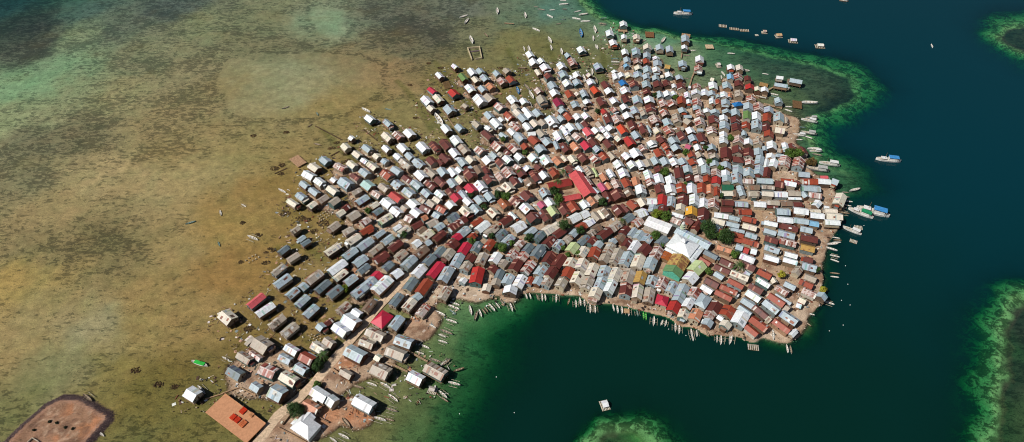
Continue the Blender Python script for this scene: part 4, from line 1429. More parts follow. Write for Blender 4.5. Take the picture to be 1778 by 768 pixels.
def vary(c, r, a=0.06): k = 1 + r.uniform(-a, a); return tuple(min(0.86, max(0.005, v * k * (1 + r.uniform(-a, a) * 0.3))) for v in c)
def slope_mb(L, W, ov, he, rise, sgn, base, rust, r, kind, hip=0.0, sheet=0.95):
    """one roof slope laid from overlapping sheets; sgn -1 / +1 is the side"""
    mb = MB(); run = W / 2 + ov; drop = rise * ov / (W / 2); x0, x1 = -L / 2 - ov * 0.8, L / 2 + ov * 0.8
    n = max(3, int((x1 - x0) / sheet)); t = 0.07
    if hip > 0:
        drp = he - drop; h2 = min(hip, (x1 - x0) / 2 - 0.02); q = [(x0, sgn * run, drp), (x1, sgn * run, drp), (x1 - h2, 0, he + rise), (x0 + h2, 0, he + rise)]
        if sgn > 0: q = [q[1], q[0], q[3], q[2]]
        mb.hexa([(x, y, z - t) for x, y, z in q], q, vary(base, r, 0.03) + (rust,)); return mb
    for k in range(n):
        a = x0 + (x1 - x0) * k / n; b_ = x0 + (x1 - x0) * (k + 1) / n + 0.03
        cc = vary(base, r, 0.07); ru = rust * r.uniform(0.4, 1.3)
        if kind == 'x' and r.random() < 0.38: cc = vary(albedo(r.choice([(150, 70, 58), (120, 62, 52), (232, 228, 222), (176, 96, 82), (236, 232, 228)])), r); ru = 0.3
        if kind in 'tbo' and r.random() < 0.14: cc = vary(albedo(r.choice([(214, 206, 196), (150, 110, 88), (120, 108, 96)])), r)
        if kind in 'gwkd' and r.random() < 0.12: cc = vary(tuple(v * r.choice([0.55, 0.7, 0.8]) for v in base), r)
        if kind in 'mr' and r.random() < 0.10: cc = vary(albedo(r.choice([(196, 150, 130), (176, 110, 90), (80, 44, 40), (214, 204, 196)])), r)
        dz = r.uniform(0, 0.025)
        ta = min(max(0, hip - (a - x0)), max(0, hip)) / hip if hip > 0 else 0; tb = min(max(0, hip - (x1 - b_)), max(0, hip)) / hip if hip > 0 else 0
        def top(x, isa):
            if hip <= 0: return 1.0
            return min(1.0, (x - x0) / hip, (x1 - x) / hip)
        fa, fb = max(0.0, top(a, 1)), max(0.0, top(min(b_, x1), 0))
        pts = [(a, sgn * run, he - drop + dz), (b_, sgn * run, he - drop + dz)]
        pa = (a, sgn * run * (1 - fa), he - drop + (rise + drop) * fa + dz); pb = (b_, sgn * run * (1 - fb), he - drop + (rise + drop) * fb + dz)
        q = [pts[0], pts[1], pb, pa]
        if sgn > 0: q = [pts[1], pts[0], pa, pb]
        mb.hexa([(x, y, z - t) for x, y, z in q], q, cc + (min(1, ru),))
    return mb
def hip_end(L, W, ov, he, rise, end, hip, base, rust, r):
    mb = MB(); run = W / 2 + ov; drop = rise * ov / (W / 2); x0 = end * (L / 2 + ov * 0.8); xi = x0 - end * min(hip, L / 2 + ov * 0.8 - 0.02)
    tri = [(x0, -run * end, he - drop), (x0, run * end, he - drop), (xi, 0, he + rise)]
    mb.poly([(x, y, z - 0.07) for x, y, z in tri] + tri, [(2, 1, 0), (3, 4, 5), (0, 1, 4, 3), (1, 2, 5, 4), (2, 0, 3, 5)], vary(base, r) + (rust,)); return mb
def wall_mb(L, W, z0, he, rise, col, hip=False):
    mb = MB(); x, y = L / 2 - 0.15, W / 2 - 0.12; c = col + (0,)
    v = [(-x, -y, z0), (x, -y, z0), (x, y, z0), (-x, y, z0), (-x, -y, he - 0.12), (x, -y, he - 0.12), (x, y, he - 0.12), (-x, y, he - 0.12)]
    f = [(0, 1, 5, 4), (2, 3, 7, 6), (3, 2, 1, 0)]
    if hip: f += [(1, 2, 6, 5), (3, 0, 4, 7), (4, 5, 6, 7)]
    else:
        zr = he + rise * (y / (W / 2)) - 0.3; v += [(-x, 0, zr), (x, 0, zr)]; f += [(1, 2, 6, 9, 5), (3, 0, 4, 8, 7), (4, 5, 9, 8), (6, 7, 8, 9)]
    mb.poly(v, f, c); return mb
UNIT = {}
def unit_box(key, col, mat):
    if key not in UNIT:
        mb = MB(); mb.box(-0.5, 0.5, -0.5, 0.5, 0, 1, albedo(col) + (0,)); UNIT[key] = mb.mesh(key, [mat])
    return UNIT[key]
def house_spec(h, dn, i):
    x, y, a, L, W, c = h; r = random.Random(1000 + i); L = max(2.4, L - 0.35); W = max(2.0, W - 0.4)      # walls stand inside the eaves
    zs = [gz(x + math.cos(a) * u * L / 2 - math.sin(a) * v * W / 2, y + math.sin(a) * u * L / 2 + math.cos(a) * v * W / 2) for u in (-1, 0, 1) for v in (-1, 0, 1)]
    zmin, zmax = min(zs), max(zs); stilt = zmin < 0.25
    base = max(zmax, 0.0) + (1.75 + r.uniform(0, 0.4) if stilt else r.choice([0.3, 0.6, 0.9, 1.2]) + r.uniform(0, 0.25))
    he = base + (2.55 if min(L, W) > 3.6 else 2.0) + r.uniform(-0.15, 0.35)
    rise = W / 2 * math.tan(math.radians(r.uniform(26, 34)))
    hip = 0.0
    return dict(x=x, y=y, a=a, L=L, W=W, c=c, r=r, zmin=zmin, stilt=stilt, base=base, he=he, rise=rise, hip=hip)
HIPS = [(1150, 520), (1280, 182), (1219, 524), (1282, 278)]
def is_hip(s):
    return any(math.hypot(s['x'] - P(*q, 4.3)[0], s['y'] - P(*q, 4.3)[1]) < 4.5 for q in HIPS)
def ridge_mb(L, he, rise, ov, base, hip=0.0):
    mb = MB(); x = L / 2 + ov * 0.8 - hip; z = he + rise
    mb.poly([(-x, -0.28, z - 0.06), (x, -0.28, z - 0.06), (x, 0, z + 0.10), (-x, 0, z + 0.10), (-x, 0.28, z - 0.06), (x, 0.28, z - 0.06)], [(0, 1, 2, 3), (3, 2, 5, 4), (0, 4, 5, 1), (0, 3, 4), (1, 5, 2)], tuple(min(0.86, v * 1.12) for v in base) + (0.05,)); return mb
specs = [house_spec(h, d, i) for i, (h, d) in enumerate(zip(HS, DENS))]
def visible_size(s):
    D = math.sqrt(s['x'] ** 2 + s['y'] ** 2 + CAM_H ** 2); return s['L'] * s['W'] / D ** 2
order = sorted(range(len(specs)), key=lambda i: -visible_size(specs[i]))
single = set(order[:300])
labs = make_labels([(s['x'], s['y'], RC[s['c']][1]) for s in specs], '%s-roofed house, %s such roof to %s, %s')
rest = MB()
def house_meshes(s):
    r = s['r']; L, W, he, rise, c = s['L'], s['W'], s['he'], s['rise'], s['c']; ov = 0.28
    base = vary(albedo(RC[c][0]), r, 0.05); rust = RUST.get(c, 0.08)
    hip = W / 2 * 0.8 if is_hip(s) else 0.0
    wc = albedo(r.choice(WALLS), 0.7); z0 = s['base'] if s['stilt'] else s['zmin'] - 0.1
    slopes = [slope_mb(L, W, ov, he, rise, sg, base, rust, r, c, hip) for sg in (-1, 1)]
    ends = [hip_end(L, W, ov, he, rise, e, hip + 0.001, base, rust, r) for e in (-1, 1)] if hip else []
    return wall_mb(L, W, z0, he, rise, wc, bool(hip)), slopes, ends, ridge_mb(L, he, rise, ov, base, hip), wc
def patches(s, sgn):
    """odd sheets nailed over one slope, and bright strips along it"""
    r = s['r']; L, W, he, rise = s['L'], s['W'], s['he'], s['rise']; out = []
    for _ in range(r.choice([0, 1, 2, 3] if s['c'] in 'xtobkg' else [0, 0, 0, 1])):
        u0 = r.uniform(-0.48, 0.25) * L; u1 = min(L * 0.5, u0 + r.uniform(0.9, 2.6)); v0 = r.uniform(0.05, 0.5); v1 = min(0.95, v0 + r.uniform(0.25, 0.5))
        c = r.choice([(232, 230, 226), (206, 200, 192), (150, 96, 76), (112, 66, 56), (196, 150, 128), (168, 176, 180), (130, 118, 104)]); f = lambda u, v: (u, sgn * W / 2 * (1 - v), he + rise * v + 0.05)
        q = [f(u0, v0), f(u1, v0), f(u1, v1), f(u0, v1)]
        if sgn > 0: q = [q[1], q[0], q[3], q[2]]
        mb = MB(); mb.hexa([(x, y, z - 0.045) for x, y, z in q], q, vary(albedo(c), r) + (0.3,)); out.append(mb)
    return [] if is_hip(s) else out
def lean_mb(s):
    """a lower roof built on to one end or side of the house"""
    r = s['r']; k = r.random()
    if k > 0.5: return None
    L, W = s['L'], s['W']; c = r.choice(['t', 'b', 'g', 'w', 'm', 'r', 'x', 'k', s['c'], s['c']]); base = albedo(RC[c][0]); h1 = s['he'] - r.uniform(0.25, 0.6); h0 = h1 - r.uniform(0.25, 0.5); d = r.uniform(1.1, 1.9)
    mb = MB(); e = r.choice((-1, 1))
    if k < 0.3:
        w0, w1 = sorted((r.uniform(-0.5, -0.1) * W, r.uniform(0.1, 0.5) * W)); n = 3; x0 = e * (L / 2 - 0.1); x1 = e * (L / 2 + d)
        for q in range(n):
            a, b_ = w0 + (w1 - w0) * q / n, w0 + (w1 - w0) * (q + 1) / n; p = [(x0, a, h1), (x1, a, h0), (x1, b_, h0), (x0, b_, h1)]
            if e < 0: p = p[::-1]
            mb.hexa([(x, y, z - 0.06) for x, y, z in p], p, vary(base, r, 0.12) + (RUST.get(c, 0.1),))
        mb.box(min(x0, x1 - e * 0.2), max(x0, x1 - e * 0.2), w0 + 0.15, w1 - 0.15, s['zmin'] - 0.1 if not s['stilt'] else s['base'] - 0.1, h0 - 0.1, albedo(r.choice(WALLS), 0.7) + (0,), 1)
    else:
        w0, w1 = sorted((r.uniform(-0.45, -0.05) * L, r.uniform(0.05, 0.45) * L)); n = 3; d *= 0.7; y0 = e * (W / 2 - 0.05); y1 = e * (W / 2 + d)
        for q in range(n):
            a, b_ = w0 + (w1 - w0) * q / n, w0 + (w1 - w0) * (q + 1) / n; p = [(a, y0, h1), (b_, y0, h1), (b_, y1, h0), (a, y1, h0)]
            if e < 0: p = p[::-1]
            mb.hexa([(x, y, z - 0.06) for x, y, z in p], p, vary(base, r, 0.12) + (RUST.get(c, 0.1),))
        mb.box(w0 + 0.15, w1 - 0.15, min(y0, y1 - e * 0.2), max(y0, y1 - e * 0.2), s['zmin'] - 0.1 if not s['stilt'] else s['base'] - 0.1, h0 - 0.1, albedo(r.choice(WALLS), 0.7) + (0,), 1)
    return mb
def stilt_spots(s):
    L, W = s['L'], s['W']; n = max(2, int(round(L / 3.2)) + 1)
    return [(-L / 2 + 0.35 + (L - 0.7) * k / (n - 1), v * (W / 2 - 0.3)) for k in range(n) for v in (-1, 1)]
for i, s in enumerate(specs):
    wall, slopes, ends, ridge, wc = house_meshes(s); r = s['r']; L, W = s['L'], s['W']
    cs, sn = math.cos(s['a']), math.sin(s['a'])
    if i in single:
        t = tag(empty('house', (s['x'], s['y'], 0), s['a']), labs[i], 'house', 'tin-roofed houses of the island village')
        wall.build('wall', M_WALL, t)
        for q, sg in zip(slopes, (-1, 1)):
            so = q.build('roof_slope', M_ROOF, t)
            for pm in patches(s, sg): pm.build('roof_patch', M_ROOF, so)
        for q in ends: q.build('roof_end', M_ROOF, t)
        ridge.build('ridge_cap', M_ROOF, t); ln_ = lean_mb(s)
        if ln_: ln_.build('lean_to', [M_ROOF, M_WALL], t)
        fl = s['base']; dw = unit_box('door', r.choice([(84, 60, 44)]), M_WOOD); ww = unit_box('window', (40, 44, 46), M_GLASS)
        e = -1 if math.sin(s['a']) > 0 else 1                       # the gable end that looks towards the bay side
        link(dw, 'door', t, (e * (L / 2 - 0.12), r.uniform(-0.3, 0.3) * W / 2, fl + 0.02), 0, (0.12, 0.9, 1.85))
        for sgn in (-1, 1):
            link(ww, 'window', t, (r.uniform(-0.3, 0.3) * L, sgn * (W / 2 - 0.1), fl + 0.95), 0, (0.9, 0.1, 0.85))
        link(ww, 'window', t, (e * (L / 2 - 0.12), r.choice((-1, 1)) * W * 0.3, fl + 0.95), 0, (0.1, 0.8, 0.8))
        if s['stilt']:
            dk = MB(); dk.box(-L / 2 - 0.3, L / 2 + 0.3, -W / 2 - 0.2, W / 2 + 0.2, fl - 0.2, fl - 0.02, albedo((132, 108, 86)) + (0,)); dko = dk.build('deck', M_WOOD, t)
            sb = unit_box('stilt', (120, 100, 82), M_WOOD)
            for px, py in stilt_spots(s):
                g = gz(s['x'] + px * cs - py * sn, s['y'] + px * sn + py * cs) - 0.25
                link(sb, 'stilt', dko, (px, py, g), 0, (0.24, 0.24, fl - 0.2 - g))
    else:
        M = (cs, sn, s['x'], s['y'], 0)
        for q in (wall,):
            q.m = [1] * len(q.f); rest.add(q, M)
        ln_ = lean_mb(s)
        for q in slopes + ends + [ridge] + ([ln_] if ln_ else []): rest.add(q, M)
        if s['stilt']:
            dk = MB(); fl = s['base']; dk.box(-L / 2 - 0.3, L / 2 + 0.3, -W / 2 - 0.2, W / 2 + 0.2, fl - 0.2, fl - 0.02, albedo((132, 108, 86)) + (0,), 1)
            for px, py in stilt_spots(s):
                g = gz(s['x'] + px * cs - py * sn, s['y'] + px * sn + py * cs) - 0.25; dk.box(px - 0.12, px + 0.12, py - 0.12, py + 0.12, g, fl - 0.2, albedo((120, 100, 82)) + (0,), 1)
            rest.add(dk, M)
tag(rest.build('distant_houses', [M_ROOF, M_WALL]), 'hundreds of farther tin-roofed houses packed in lanes behind the nearer ones', 'houses', kind='stuff')

# ------------------------------------------------------------------ larger and odd buildings
def quad_rect(q, z):
    p = [Vector(P(x, y, z)) for x, y in q]; c = sum(p, Vector((0, 0))) / 4
    u = ((p[1] - p[0]) + (p[2] - p[3])) / 2; v = ((p[3] - p[0]) + (p[2] - p[1])) / 2
    return c.x, c.y, math.atan2(u.y, u.x), u.length, v.length
def block(t, cx, cy, L, W, rz, base, he, rise, col, wcol, hip=0.0, rust=0.05, seed=1, kind='w', zlow=None):
    """one roofed wing inside a building whose root sits at t (local coordinates)"""
    r = random.Random(seed); bc = albedo(col); M = (math.cos(rz), math.sin(rz), cx, cy, 0)
    def put(mb, name, mat):
        o = MB(); o.add(mb, M); return o.build(name, mat, t)
    put(wall_mb(L, W, base, he, rise, albedo(wcol, 0.7), hip > 0), 'wall', M_WALL)
    for sg in (-1, 1): put(slope_mb(L, W, 0.4, he, rise, sg, bc, rust, r, kind, hip), 'roof_slope', M_ROOF)
    if hip > 0:
        for e in (-1, 1): put(hip_end(L, W, 0.4, he, rise, e, hip + 0.001, bc, rust, r), 'roof_end', M_ROOF)
    if hip < L / 2: put(ridge_mb(L, he, rise, 0.4, bc, hip), 'ridge_cap', M_ROOF)
def openings(t, L, W, z, n, faces=(-1, 1)):
    ww = unit_box('window', (40, 44, 46), M_GLASS)
    for sgn in faces:
        for k in range(n): link(ww, 'window', t, (-L / 2 + L * (k + 0.5) / n, sgn * (W / 2 - 0.08), z), 0, (0.9, 0.12, 1.1))

# mosque: pyramid-roofed hall, low wings, banded minaret
x, y, a, L, W = quad_rect([(1175, 404.7), (1214, 425.8), (1196.9, 446), (1156.3, 426.6)], 5.6)
t = tag(empty('mosque', (x, y, 0), a), 'white pyramid-roofed mosque with grey side wings, largest roof in the village', 'mosque')
block(t, 0, 0, L, W, 0, 0.6, 5.6, 3.6, (246, 248, 250), (214, 220, 214), hip=L / 2 + 0.3, rust=0.0)
mb = MB(); mb.box(-1.3, 1.3, -1.3, 1.3, 8.7, 9.9, albedo((238, 240, 240)) + (0,)); mb.poly([(-1.6, -1.6, 9.9), (1.6, -1.6, 9.9), (1.6, 1.6, 9.9), (-1.6, 1.6, 9.9), (0, 0, 11.2)], [(0, 1, 4), (1, 2, 4), (2, 3, 4), (3, 0, 4), (3, 2, 1, 0)], albedo((244, 246, 248)) + (0,)); mb.build('lantern', M_ROOF, t)
block(t, 2.0, W / 2 + 3.5, L + 7.0, 6.4, 0, 0.6, 4.9, 1.1, (196, 212, 220), (200, 206, 204), rust=0.02, seed=4, kind='g')
block(t, L / 2 + 1.8, -0.5, W + 2, 3.2, math.pi / 2, 0.6, 4.5, 0.5, (226, 234, 238), (206, 210, 206), rust=0.02, seed=5)
block(t, -1.0, -W / 2 - 1.2, L * 0.8, 2.2, 0, 0.6, 4.2, 0.5, (236, 240, 242), (206, 210, 206), rust=0.02, seed=6)
openings(t, L, W, 2.2, 5, (-1,))
mx_, my_ = P(1182.5, 405, 0.6)
mn = tag(empty('minaret', (mx_, my_, 0)), 'round banded minaret in pale green and white beside the mosque', 'minaret')
gz0 = gz(mx_, my_) - 0.2
def lathe(prof, n=14, col=(1, 1, 1)):
    mb = MB(); vs = [(rr * math.cos(2 * math.pi * k / n), rr * math.sin(2 * math.pi * k / n), z) for rr, z in prof for k in range(n)]
    fs = [(i * n + k, i * n + (k + 1) % n, (i + 1) * n + (k + 1) % n, (i + 1) * n + k) for i in range(len(prof) - 1) for k in range(n)]
    mb.poly(vs, fs + [tuple(range(n - 1, -1, -1)), tuple(range((len(prof) - 1) * n, len(prof) * n))], albedo(col) + (0,)); return mb
for (r0, z0, r1, z1, cc) in ((1.9, gz0, 1.8, 3.6, (176, 196, 152)), (1.65, 3.6, 1.55, 5.8, (188, 206, 166)), (1.35, 5.8, 1.25, 7.8, (196, 212, 176)), (1.0, 7.8, 0.95, 9.4, (210, 222, 196))):
    lathe([(r0, z0), (r1, z1)], 14, cc).build('shaft', M_WALL, mn)
for rr, z in ((2.05, 3.6), (1.8, 5.8), (1.5, 7.8)): lathe([(rr, z - 0.25), (rr, z + 0.35)], 14, (206, 214, 190)).build('balcony', M_WALL, mn)
lathe([(1.05, 9.4), (1.1, 9.8), (0.9, 10.4), (0.5, 9.9), (0.08, 11.2), (0.05, 12.0)], 14, (240, 240, 238)).build('cupola', M_WALL, mn)

x, y, a, L, W = quad_rect([(1119.5, 391.4), (1159.4, 407), (1165.6, 391.4), (1125.8, 376.6)], 5.0)
t = tag(empty('hall', (x, y, 0), a), 'long plain white flat-looking hall roof between trees, left of the mosque', 'hall')
block(t, 0, 0, L, W, 0, 0.5, 5.6, 0.5, (255, 255, 255), (214, 208, 196), rust=0.0, kind='Z'); openings(t, L - 0.6, W - 0.6, 2.2, 6)

def px_block(t, x0, y0, k, cx, cy, dx, dy, W, ze=5.0):
    A = P(x0 + (cx - dx / 2) / k, y0 + (cy - dy / 2) / k, ze); B = P(x0 + (cx + dx / 2) / k, y0 + (cy + dy / 2) / k, ze)
    return (A[0] + B[0]) / 2, (A[1] + B[1]) / 2, math.dist(A, B), math.atan2(B[1] - A[1], B[0] - A[0])
t = tag(empty('school', P(1000, 325, 0) + (0,)), 'red U-shaped school with three tin-roofed wings round a courtyard', 'school')
ox, oy = t.location.x, t.location.y
for (cx, cy, dx, dy, W, col, he, sd) in ((785, 385, 250, 365, 9.4, (208, 86, 88), 5.2, 1), (395, 372, 370, -80, 6.4, (150, 52, 46), 4.6, 2), (590, 588, 300, -58, 4.4, (206, 86, 86), 4.1, 3)):
    bx, by, LL, aa = px_block(t, 930, 280, 9.6, cx, cy, dx, dy, W)
    block(t, bx - ox, by - oy, LL, W, aa, 0.5, he, W / 2 * 0.52, col, (214, 176, 140), rust=0.06, seed=sd, kind='p')
x, y, a, L, W = quad_rect([(645.2, 557.7), (661.3, 571.8), (684.7, 547.2), (662, 538.6)], 4.6)
t = tag(empty('house', (x, y, 0), a), 'crimson pyramid-roofed house beside the causeway road, under the grey-roofed row', 'house', 'tin-roofed houses of the island village')
block(t, 0, 0, L - 0.5, W - 0.5, 0, 0.4, 4.4, 3.1, (212, 42, 74), (196, 180, 160), hip=min(L, W) / 2, rust=0.02, kind='p'); openings(t, L, W - 0.5, 1.8, 2)
x, y, a, L, W = quad_rect([(501.8, 743.8), (536.9, 764), (556, 738.5), (526.7, 716.4)], 4.8)
t = tag(empty('villa', (x, y, 0), a), 'white hip-roofed villa with front gable inside a low walled yard', 'villa')
block(t, 0, 0, L - 0.8, W - 0.8, 0, 0.3, 4.6, 2.9, (250, 250, 252), (226, 222, 214), hip=W * 0.38, rust=0.0)
block(t, -L * 0.18, W * 0.32, W * 0.7, L * 0.4, math.pi / 2, 0.3, 4.45, 2.2, (246, 248, 250), (226, 222, 214), rust=0.0, seed=8)
block(t, -L * 0.5, -W * 0.1, W * 0.3, L * 0.22, math.pi / 2, 0.3, 4.0, 0.7, (246, 248, 250), (226, 222, 214), rust=0.0, seed=9)
openings(t, L - 0.8, W - 0.8, 1.8, 3, (-1,))
bx, by, LL, aa = px_block(None, 1040, 390, 6.4, 862, 455, 110, -190, 9, 5)
t = tag(empty('warehouse', (bx, by, 0), aa), 'broad warehouse, ochre rusty roof ending in a green front with aqua wall', 'warehouse')
block(t, LL * 0.16, 0, LL * 0.66, 10.6, 0, 0.5, 5.0, 2.7, (198, 164, 96), (176, 150, 118), rust=0.85, seed=3, kind='y')
block(t, -LL * 0.34, 0, LL * 0.33, 10.9, 0, 0.5, 4.97, 2.75, (110, 148, 100), (110, 206, 176), rust=0.0, seed=4, kind='e')
block(t, LL * 0.3, 8.6, 6, 5.6, 0, 0.5, 4.0, 0.5, (176, 96, 44), (150, 120, 90), rust=0.6, seed=6, kind='r')

# concrete slab on pillars with stacks of red tile, bottom left
x, y, a, L, W = quad_rect([(349.8, 722.6), (386.4, 688.7), (466.3, 729.4), (433.8, 763)], 2.6)
t = tag(empty('concrete_platform', (x, y, 0), a), 'terracotta-coloured concrete slab on pillars beside the causeway', 'platform')
mb = MB(); mb.box(-L / 2, L / 2, -W / 2, W / 2, 2.0, 2.6, albedo((208, 152, 114)) + (0,)); mb.build('slab', M_SLAB, t)
pl = unit_box('pillar', (196, 176, 150), M_STONE)
for k in range(6):
    for sg in (-1, 0, 1):
        u, v = (sg * (L / 2 - 0.6), -W / 2 + 0.6 + (W - 1.2) * k / 5)
        g = gz(x + math.cos(a) * u - math.sin(a) * v, y + math.sin(a) * u + math.cos(a) * v) - 0.3; link(pl, 'pillar', t, (u, v, g), 0, (0.5, 0.5, 2.0 - g))
mb = MB(); mb.box(L / 2 - 0.35, L / 2, -W / 2, W / 2, 2.6, 2.95, albedo((214, 160, 118)) + (0,)); mb.build('parapet', M_STONE, t)
for (px, py, ll, ww, nm, lab) in ((422.3, 713.5, 3.4, 3.0, (204, 62, 36), 'upper stack of red roof tiles on the terracotta slab'), (405, 724.5, 3.0, 2.6, (208, 66, 38), 'left stack of red roof tiles on the terracotta slab'), (412.5, 729.5, 3.0, 2.6, (200, 60, 36), 'middle stack of red roof tiles on the terracotta slab'), (422, 736, 3.6, 3.0, (200, 110, 70), 'pale lower stack of roof tiles on the terracotta slab'), (437, 720.5, 2.2, 2.2, (196, 140, 100), 'small tan crate on the terracotta slab near its road edge')):
    X, Y = P(px, py, 2.9); s_ = tag(empty('tile_stack', (X, Y, 2.6), a), lab, 'tile stack', 'stacks on the terracotta slab')
    for k in range(4):
        mb = MB(); mb.box(-ll / 2 + k * ll / 4 + 0.04, -ll / 2 + (k + 1) * ll / 4 - 0.04, -ww / 2, ww / 2, 0, 0.7 + 0.12 * (k % 2), vary(albedo(nm), rnd) + (0,)); mb.build('tile_row', M_STONE, s_)

# ------------------------------------------------------------------ walls, ruin, posts, jetties, decks
def wall_run(name, pts, h, w, col, label, cat, z=0.3, lift=None, mat=None):
    g = PL(pts, z); t = tag(empty(name, g[0] + (0,)), label, cat)
    for k, (A, B) in enumerate(zip(g[:-1], g[1:])):
        n = max(1, int(math.dist(A, B) / 4)); an = math.atan2(B[1] - A[1], B[0] - A[0])
        for j in range(n):
            p = (A[0] + (B[0] - A[0]) * j / n, A[1] + (B[1] - A[1]) * j / n); q = (A[0] + (B[0] - A[0]) * (j + 1) / n, A[1] + (B[1] - A[1]) * (j + 1) / n)
            mb = MB(); ln = math.dist(p, q); zb = min(glow(*p, 0.5), glow(*q, 0.5)) - 0.2; top = max(gz(*p), gz(*q)) + h + rnd.uniform(-0.06, 0.06)
            M = (math.cos(an), math.sin(an), p[0] - g[0][0], p[1] - g[0][1], 0)
            b_ = MB(); b_.box(0.01 if j else -w / 2, ln, -w / 2, w / 2, zb, top, vary(albedo(col), rnd, 0.1) + (0,)); mb.add(b_, M); mb.build('wall_section', mat or M_STONE, t)
    return t
wall_run('wall', [(492, 739), (507, 720)], 1.2, 0.3, (150, 124, 102), 'low yard wall between the causeway road and the white villa', 'wall')
wall_run('wall', [(484, 744), (505, 755), (534, 771)], 1.1, 0.35, (182, 150, 118), 'low tan yard wall in front of the white villa', 'wall')
wall_run('wall', [(538, 718), (572, 736)], 1.3, 0.3, (160, 128, 104), 'low yard wall behind the white villa', 'wall')
wall_run('wall', [(577, 641), (590, 651), (609, 667)], 1.4, 0.3, (190, 156, 124), 'half-built yard wall right of the causeway road', 'wall')
wall_run('wall', [(357, 693), (388, 684), (418, 674.5), (445, 688.5)], 0.9, 0.45, (196, 160, 126), 'thin tan wall running from the two-tone stilt house to the post grid', 'wall')
for (pp, lab) in (([(575, 270.5), (589, 262.5)], 'upper short dark fence on the west flats beside cream huts'), ([(592, 284.5), (608, 276.5)], 'lower short dark fence on the west flats beside cream huts'), ([(548, 219), (572, 231), (594, 243)], 'broken rubble line leading to the small white hut on the flats'), ([(632, 225), (640, 232), (655, 244)], 'rubble line below the western pair of outlying huts'),
                  ([(478, 301), (498, 292)], 'dark rubble wall left of the white flat-roofed hut')):
    wall_run('rubble_wall', pp, 0.5, 0.8, (98, 80, 60), lab, 'rubble wall')
q = [(812, 83.5), (832.3, 81.5), (836.5, 100.7), (819.3, 103.3)]
g = PL(q, 1.0); t = tag(empty('ruin', ((g[0][0] + g[2][0]) / 2, (g[0][1] + g[2][1]) / 2, 0)), 'roofless square pale-walled ruin standing in the northern shallows', 'ruin')
for k in range(4):
    A, B = Vector(g[k]), Vector(g[(k + 1) % 4]); an = math.atan2(B.y - A.y, B.x - A.x); ln = (B - A).length
    b_ = MB(); b_.box(-0.35, ln - (0.36 if k != 2 else 3.0), -0.35, 0.35, -1.2, 1.5 + 0.3 * (k % 2), albedo((206, 190, 156)) + (0,)); mb = MB(); mb.add(b_, (math.cos(an), math.sin(an), A.x - t.location.x, A.y - t.location.y, 0)); mb.build('wall_section', M_STONE, t)
c1 = Vector(g[0]) * 0.72 + Vector(g[3]) * 0.28; c2 = Vector(g[1]) * 0.72 + Vector(g[2]) * 0.28; an = math.atan2(c2.y - c1.y, c2.x - c1.x)
b_ = MB(); b_.box(0.5, (c2 - c1).length - 0.5, -0.7, 0.7, -1.2, 0.5, albedo((120, 104, 108)) + (0,)); mb = MB(); mb.add(b_, (math.cos(an), math.sin(an), c1.x - t.location.x, c1.y - t.location.y, 0)); mb.build('wall_section', M_STONE, t)
g = PL([(48, 768), (56, 760.5), (67, 767), (62, 776)], 1.8); t = tag(empty('ruin', g[0] + (0,)), 'small square roofless wall stub on the brown islet, bottom edge', 'ruin')
for k in range(3):
    A, B = Vector(g[k]), Vector(g[k + 1]); an = math.atan2(B.y - A.y, B.x - A.x)
    b_ = MB(); b_.box(-0.2, (B - A).length - 0.22, -0.2, 0.2, gz(A.x, A.y) - 0.3, gz(A.x, A.y) + 1.0, albedo((196, 180, 160)) + (0,)); mb = MB(); mb.add(b_, (math.cos(an), math.sin(an), A.x - g[0][0], A.y - g[0][1], 0)); mb.build('wall_section', M_STONE, t)
def posts(px, py, s1, n1, s2, n2, lab):
    x0, y0 = P(px, py, 0.5); t = tag(empty('foundation_posts', (x0, y0, 0)), lab, 'post grid'); ub = unit_box('post', (208, 194, 170), M_STONE)
    for i in range(n1):
        for j in range(n2):
            X, Y = P(px + s1[0] * i + s2[0] * j + rnd.uniform(-.4, .4), py + s1[1] * i + s2[1] * j + rnd.uniform(-.3, .3), 0.5); gg_ = gz(X, Y) - 0.25
            link(ub, 'post', t, (X - x0, Y - y0, gg_), rnd.uniform(0, 1), (0.6, 0.6, max(0.9, 0.9 + gg_ + 0.3 - gg_)))
posts(418, 678, (6.2, 3.6), 4, (-4.8, 5.2), 4, 'grid of short concrete posts between the terracotta slab and grey huts')
posts(541, 581, (5.2, 2.4), 4, (-1.8, 5.0), 3, 'grid of short concrete posts left of the causeway house row')
posts(427, 452, (5.5, -3.2), 4, (6.0, 4.2), 2, 'ring of pale concrete blocks alone on the western flats')
posts(552, 376, (4.4, -2.6), 5, (3.2, 3.4), 3, 'grid of short concrete posts among the western house rows')
def jetty(pts, w, zt, lab, name='jetty'):
    g = PL(pts, zt); t = tag(empty(name, g[0] + (0,)), lab, 'jetty'); ub = unit_box('jetty_post', (116, 98, 80), M_WOOD); pb = unit_box('plank', (176, 148, 118), M_WOOD)
    for A, B in zip(g[:-1], g[1:]):
        ln = math.dist(A, B); an = math.atan2(B[1] - A[1], B[0] - A[0]); n = max(2, int(ln / 1.2))
        for k in range(n):
            f_ = (k + 0.5) / n; link(pb, 'plank', t, (A[0] + (B[0] - A[0]) * f_ - g[0][0], A[1] + (B[1] - A[1]) * f_ - g[0][1], zt - 0.12), an + rnd.uniform(-.03, .03), (ln / n - 0.08, w, 0.12))
        for k in range(max(2, int(ln / 4)) + 1):
            f_ = k / max(2, int(ln / 4))
            for sg in (-1, 1):
                X = A[0] + (B[0] - A[0]) * f_ - math.sin(an) * sg * w * 0.4; Y = A[1] + (B[1] - A[1]) * f_ + math.cos(an) * sg * w * 0.4; b0 = gz(X, Y) - 0.3
                if b0 < zt - 0.4: link(ub, 'post', t, (X - g[0][0], Y - g[0][1], b0), an, (0.2, 0.2, zt - 0.12 - b0))
jetty([(676, 630), (707.5, 645.6)], 1.1, 1.5, 'plank walkway leading to the white stilt house over the bay')
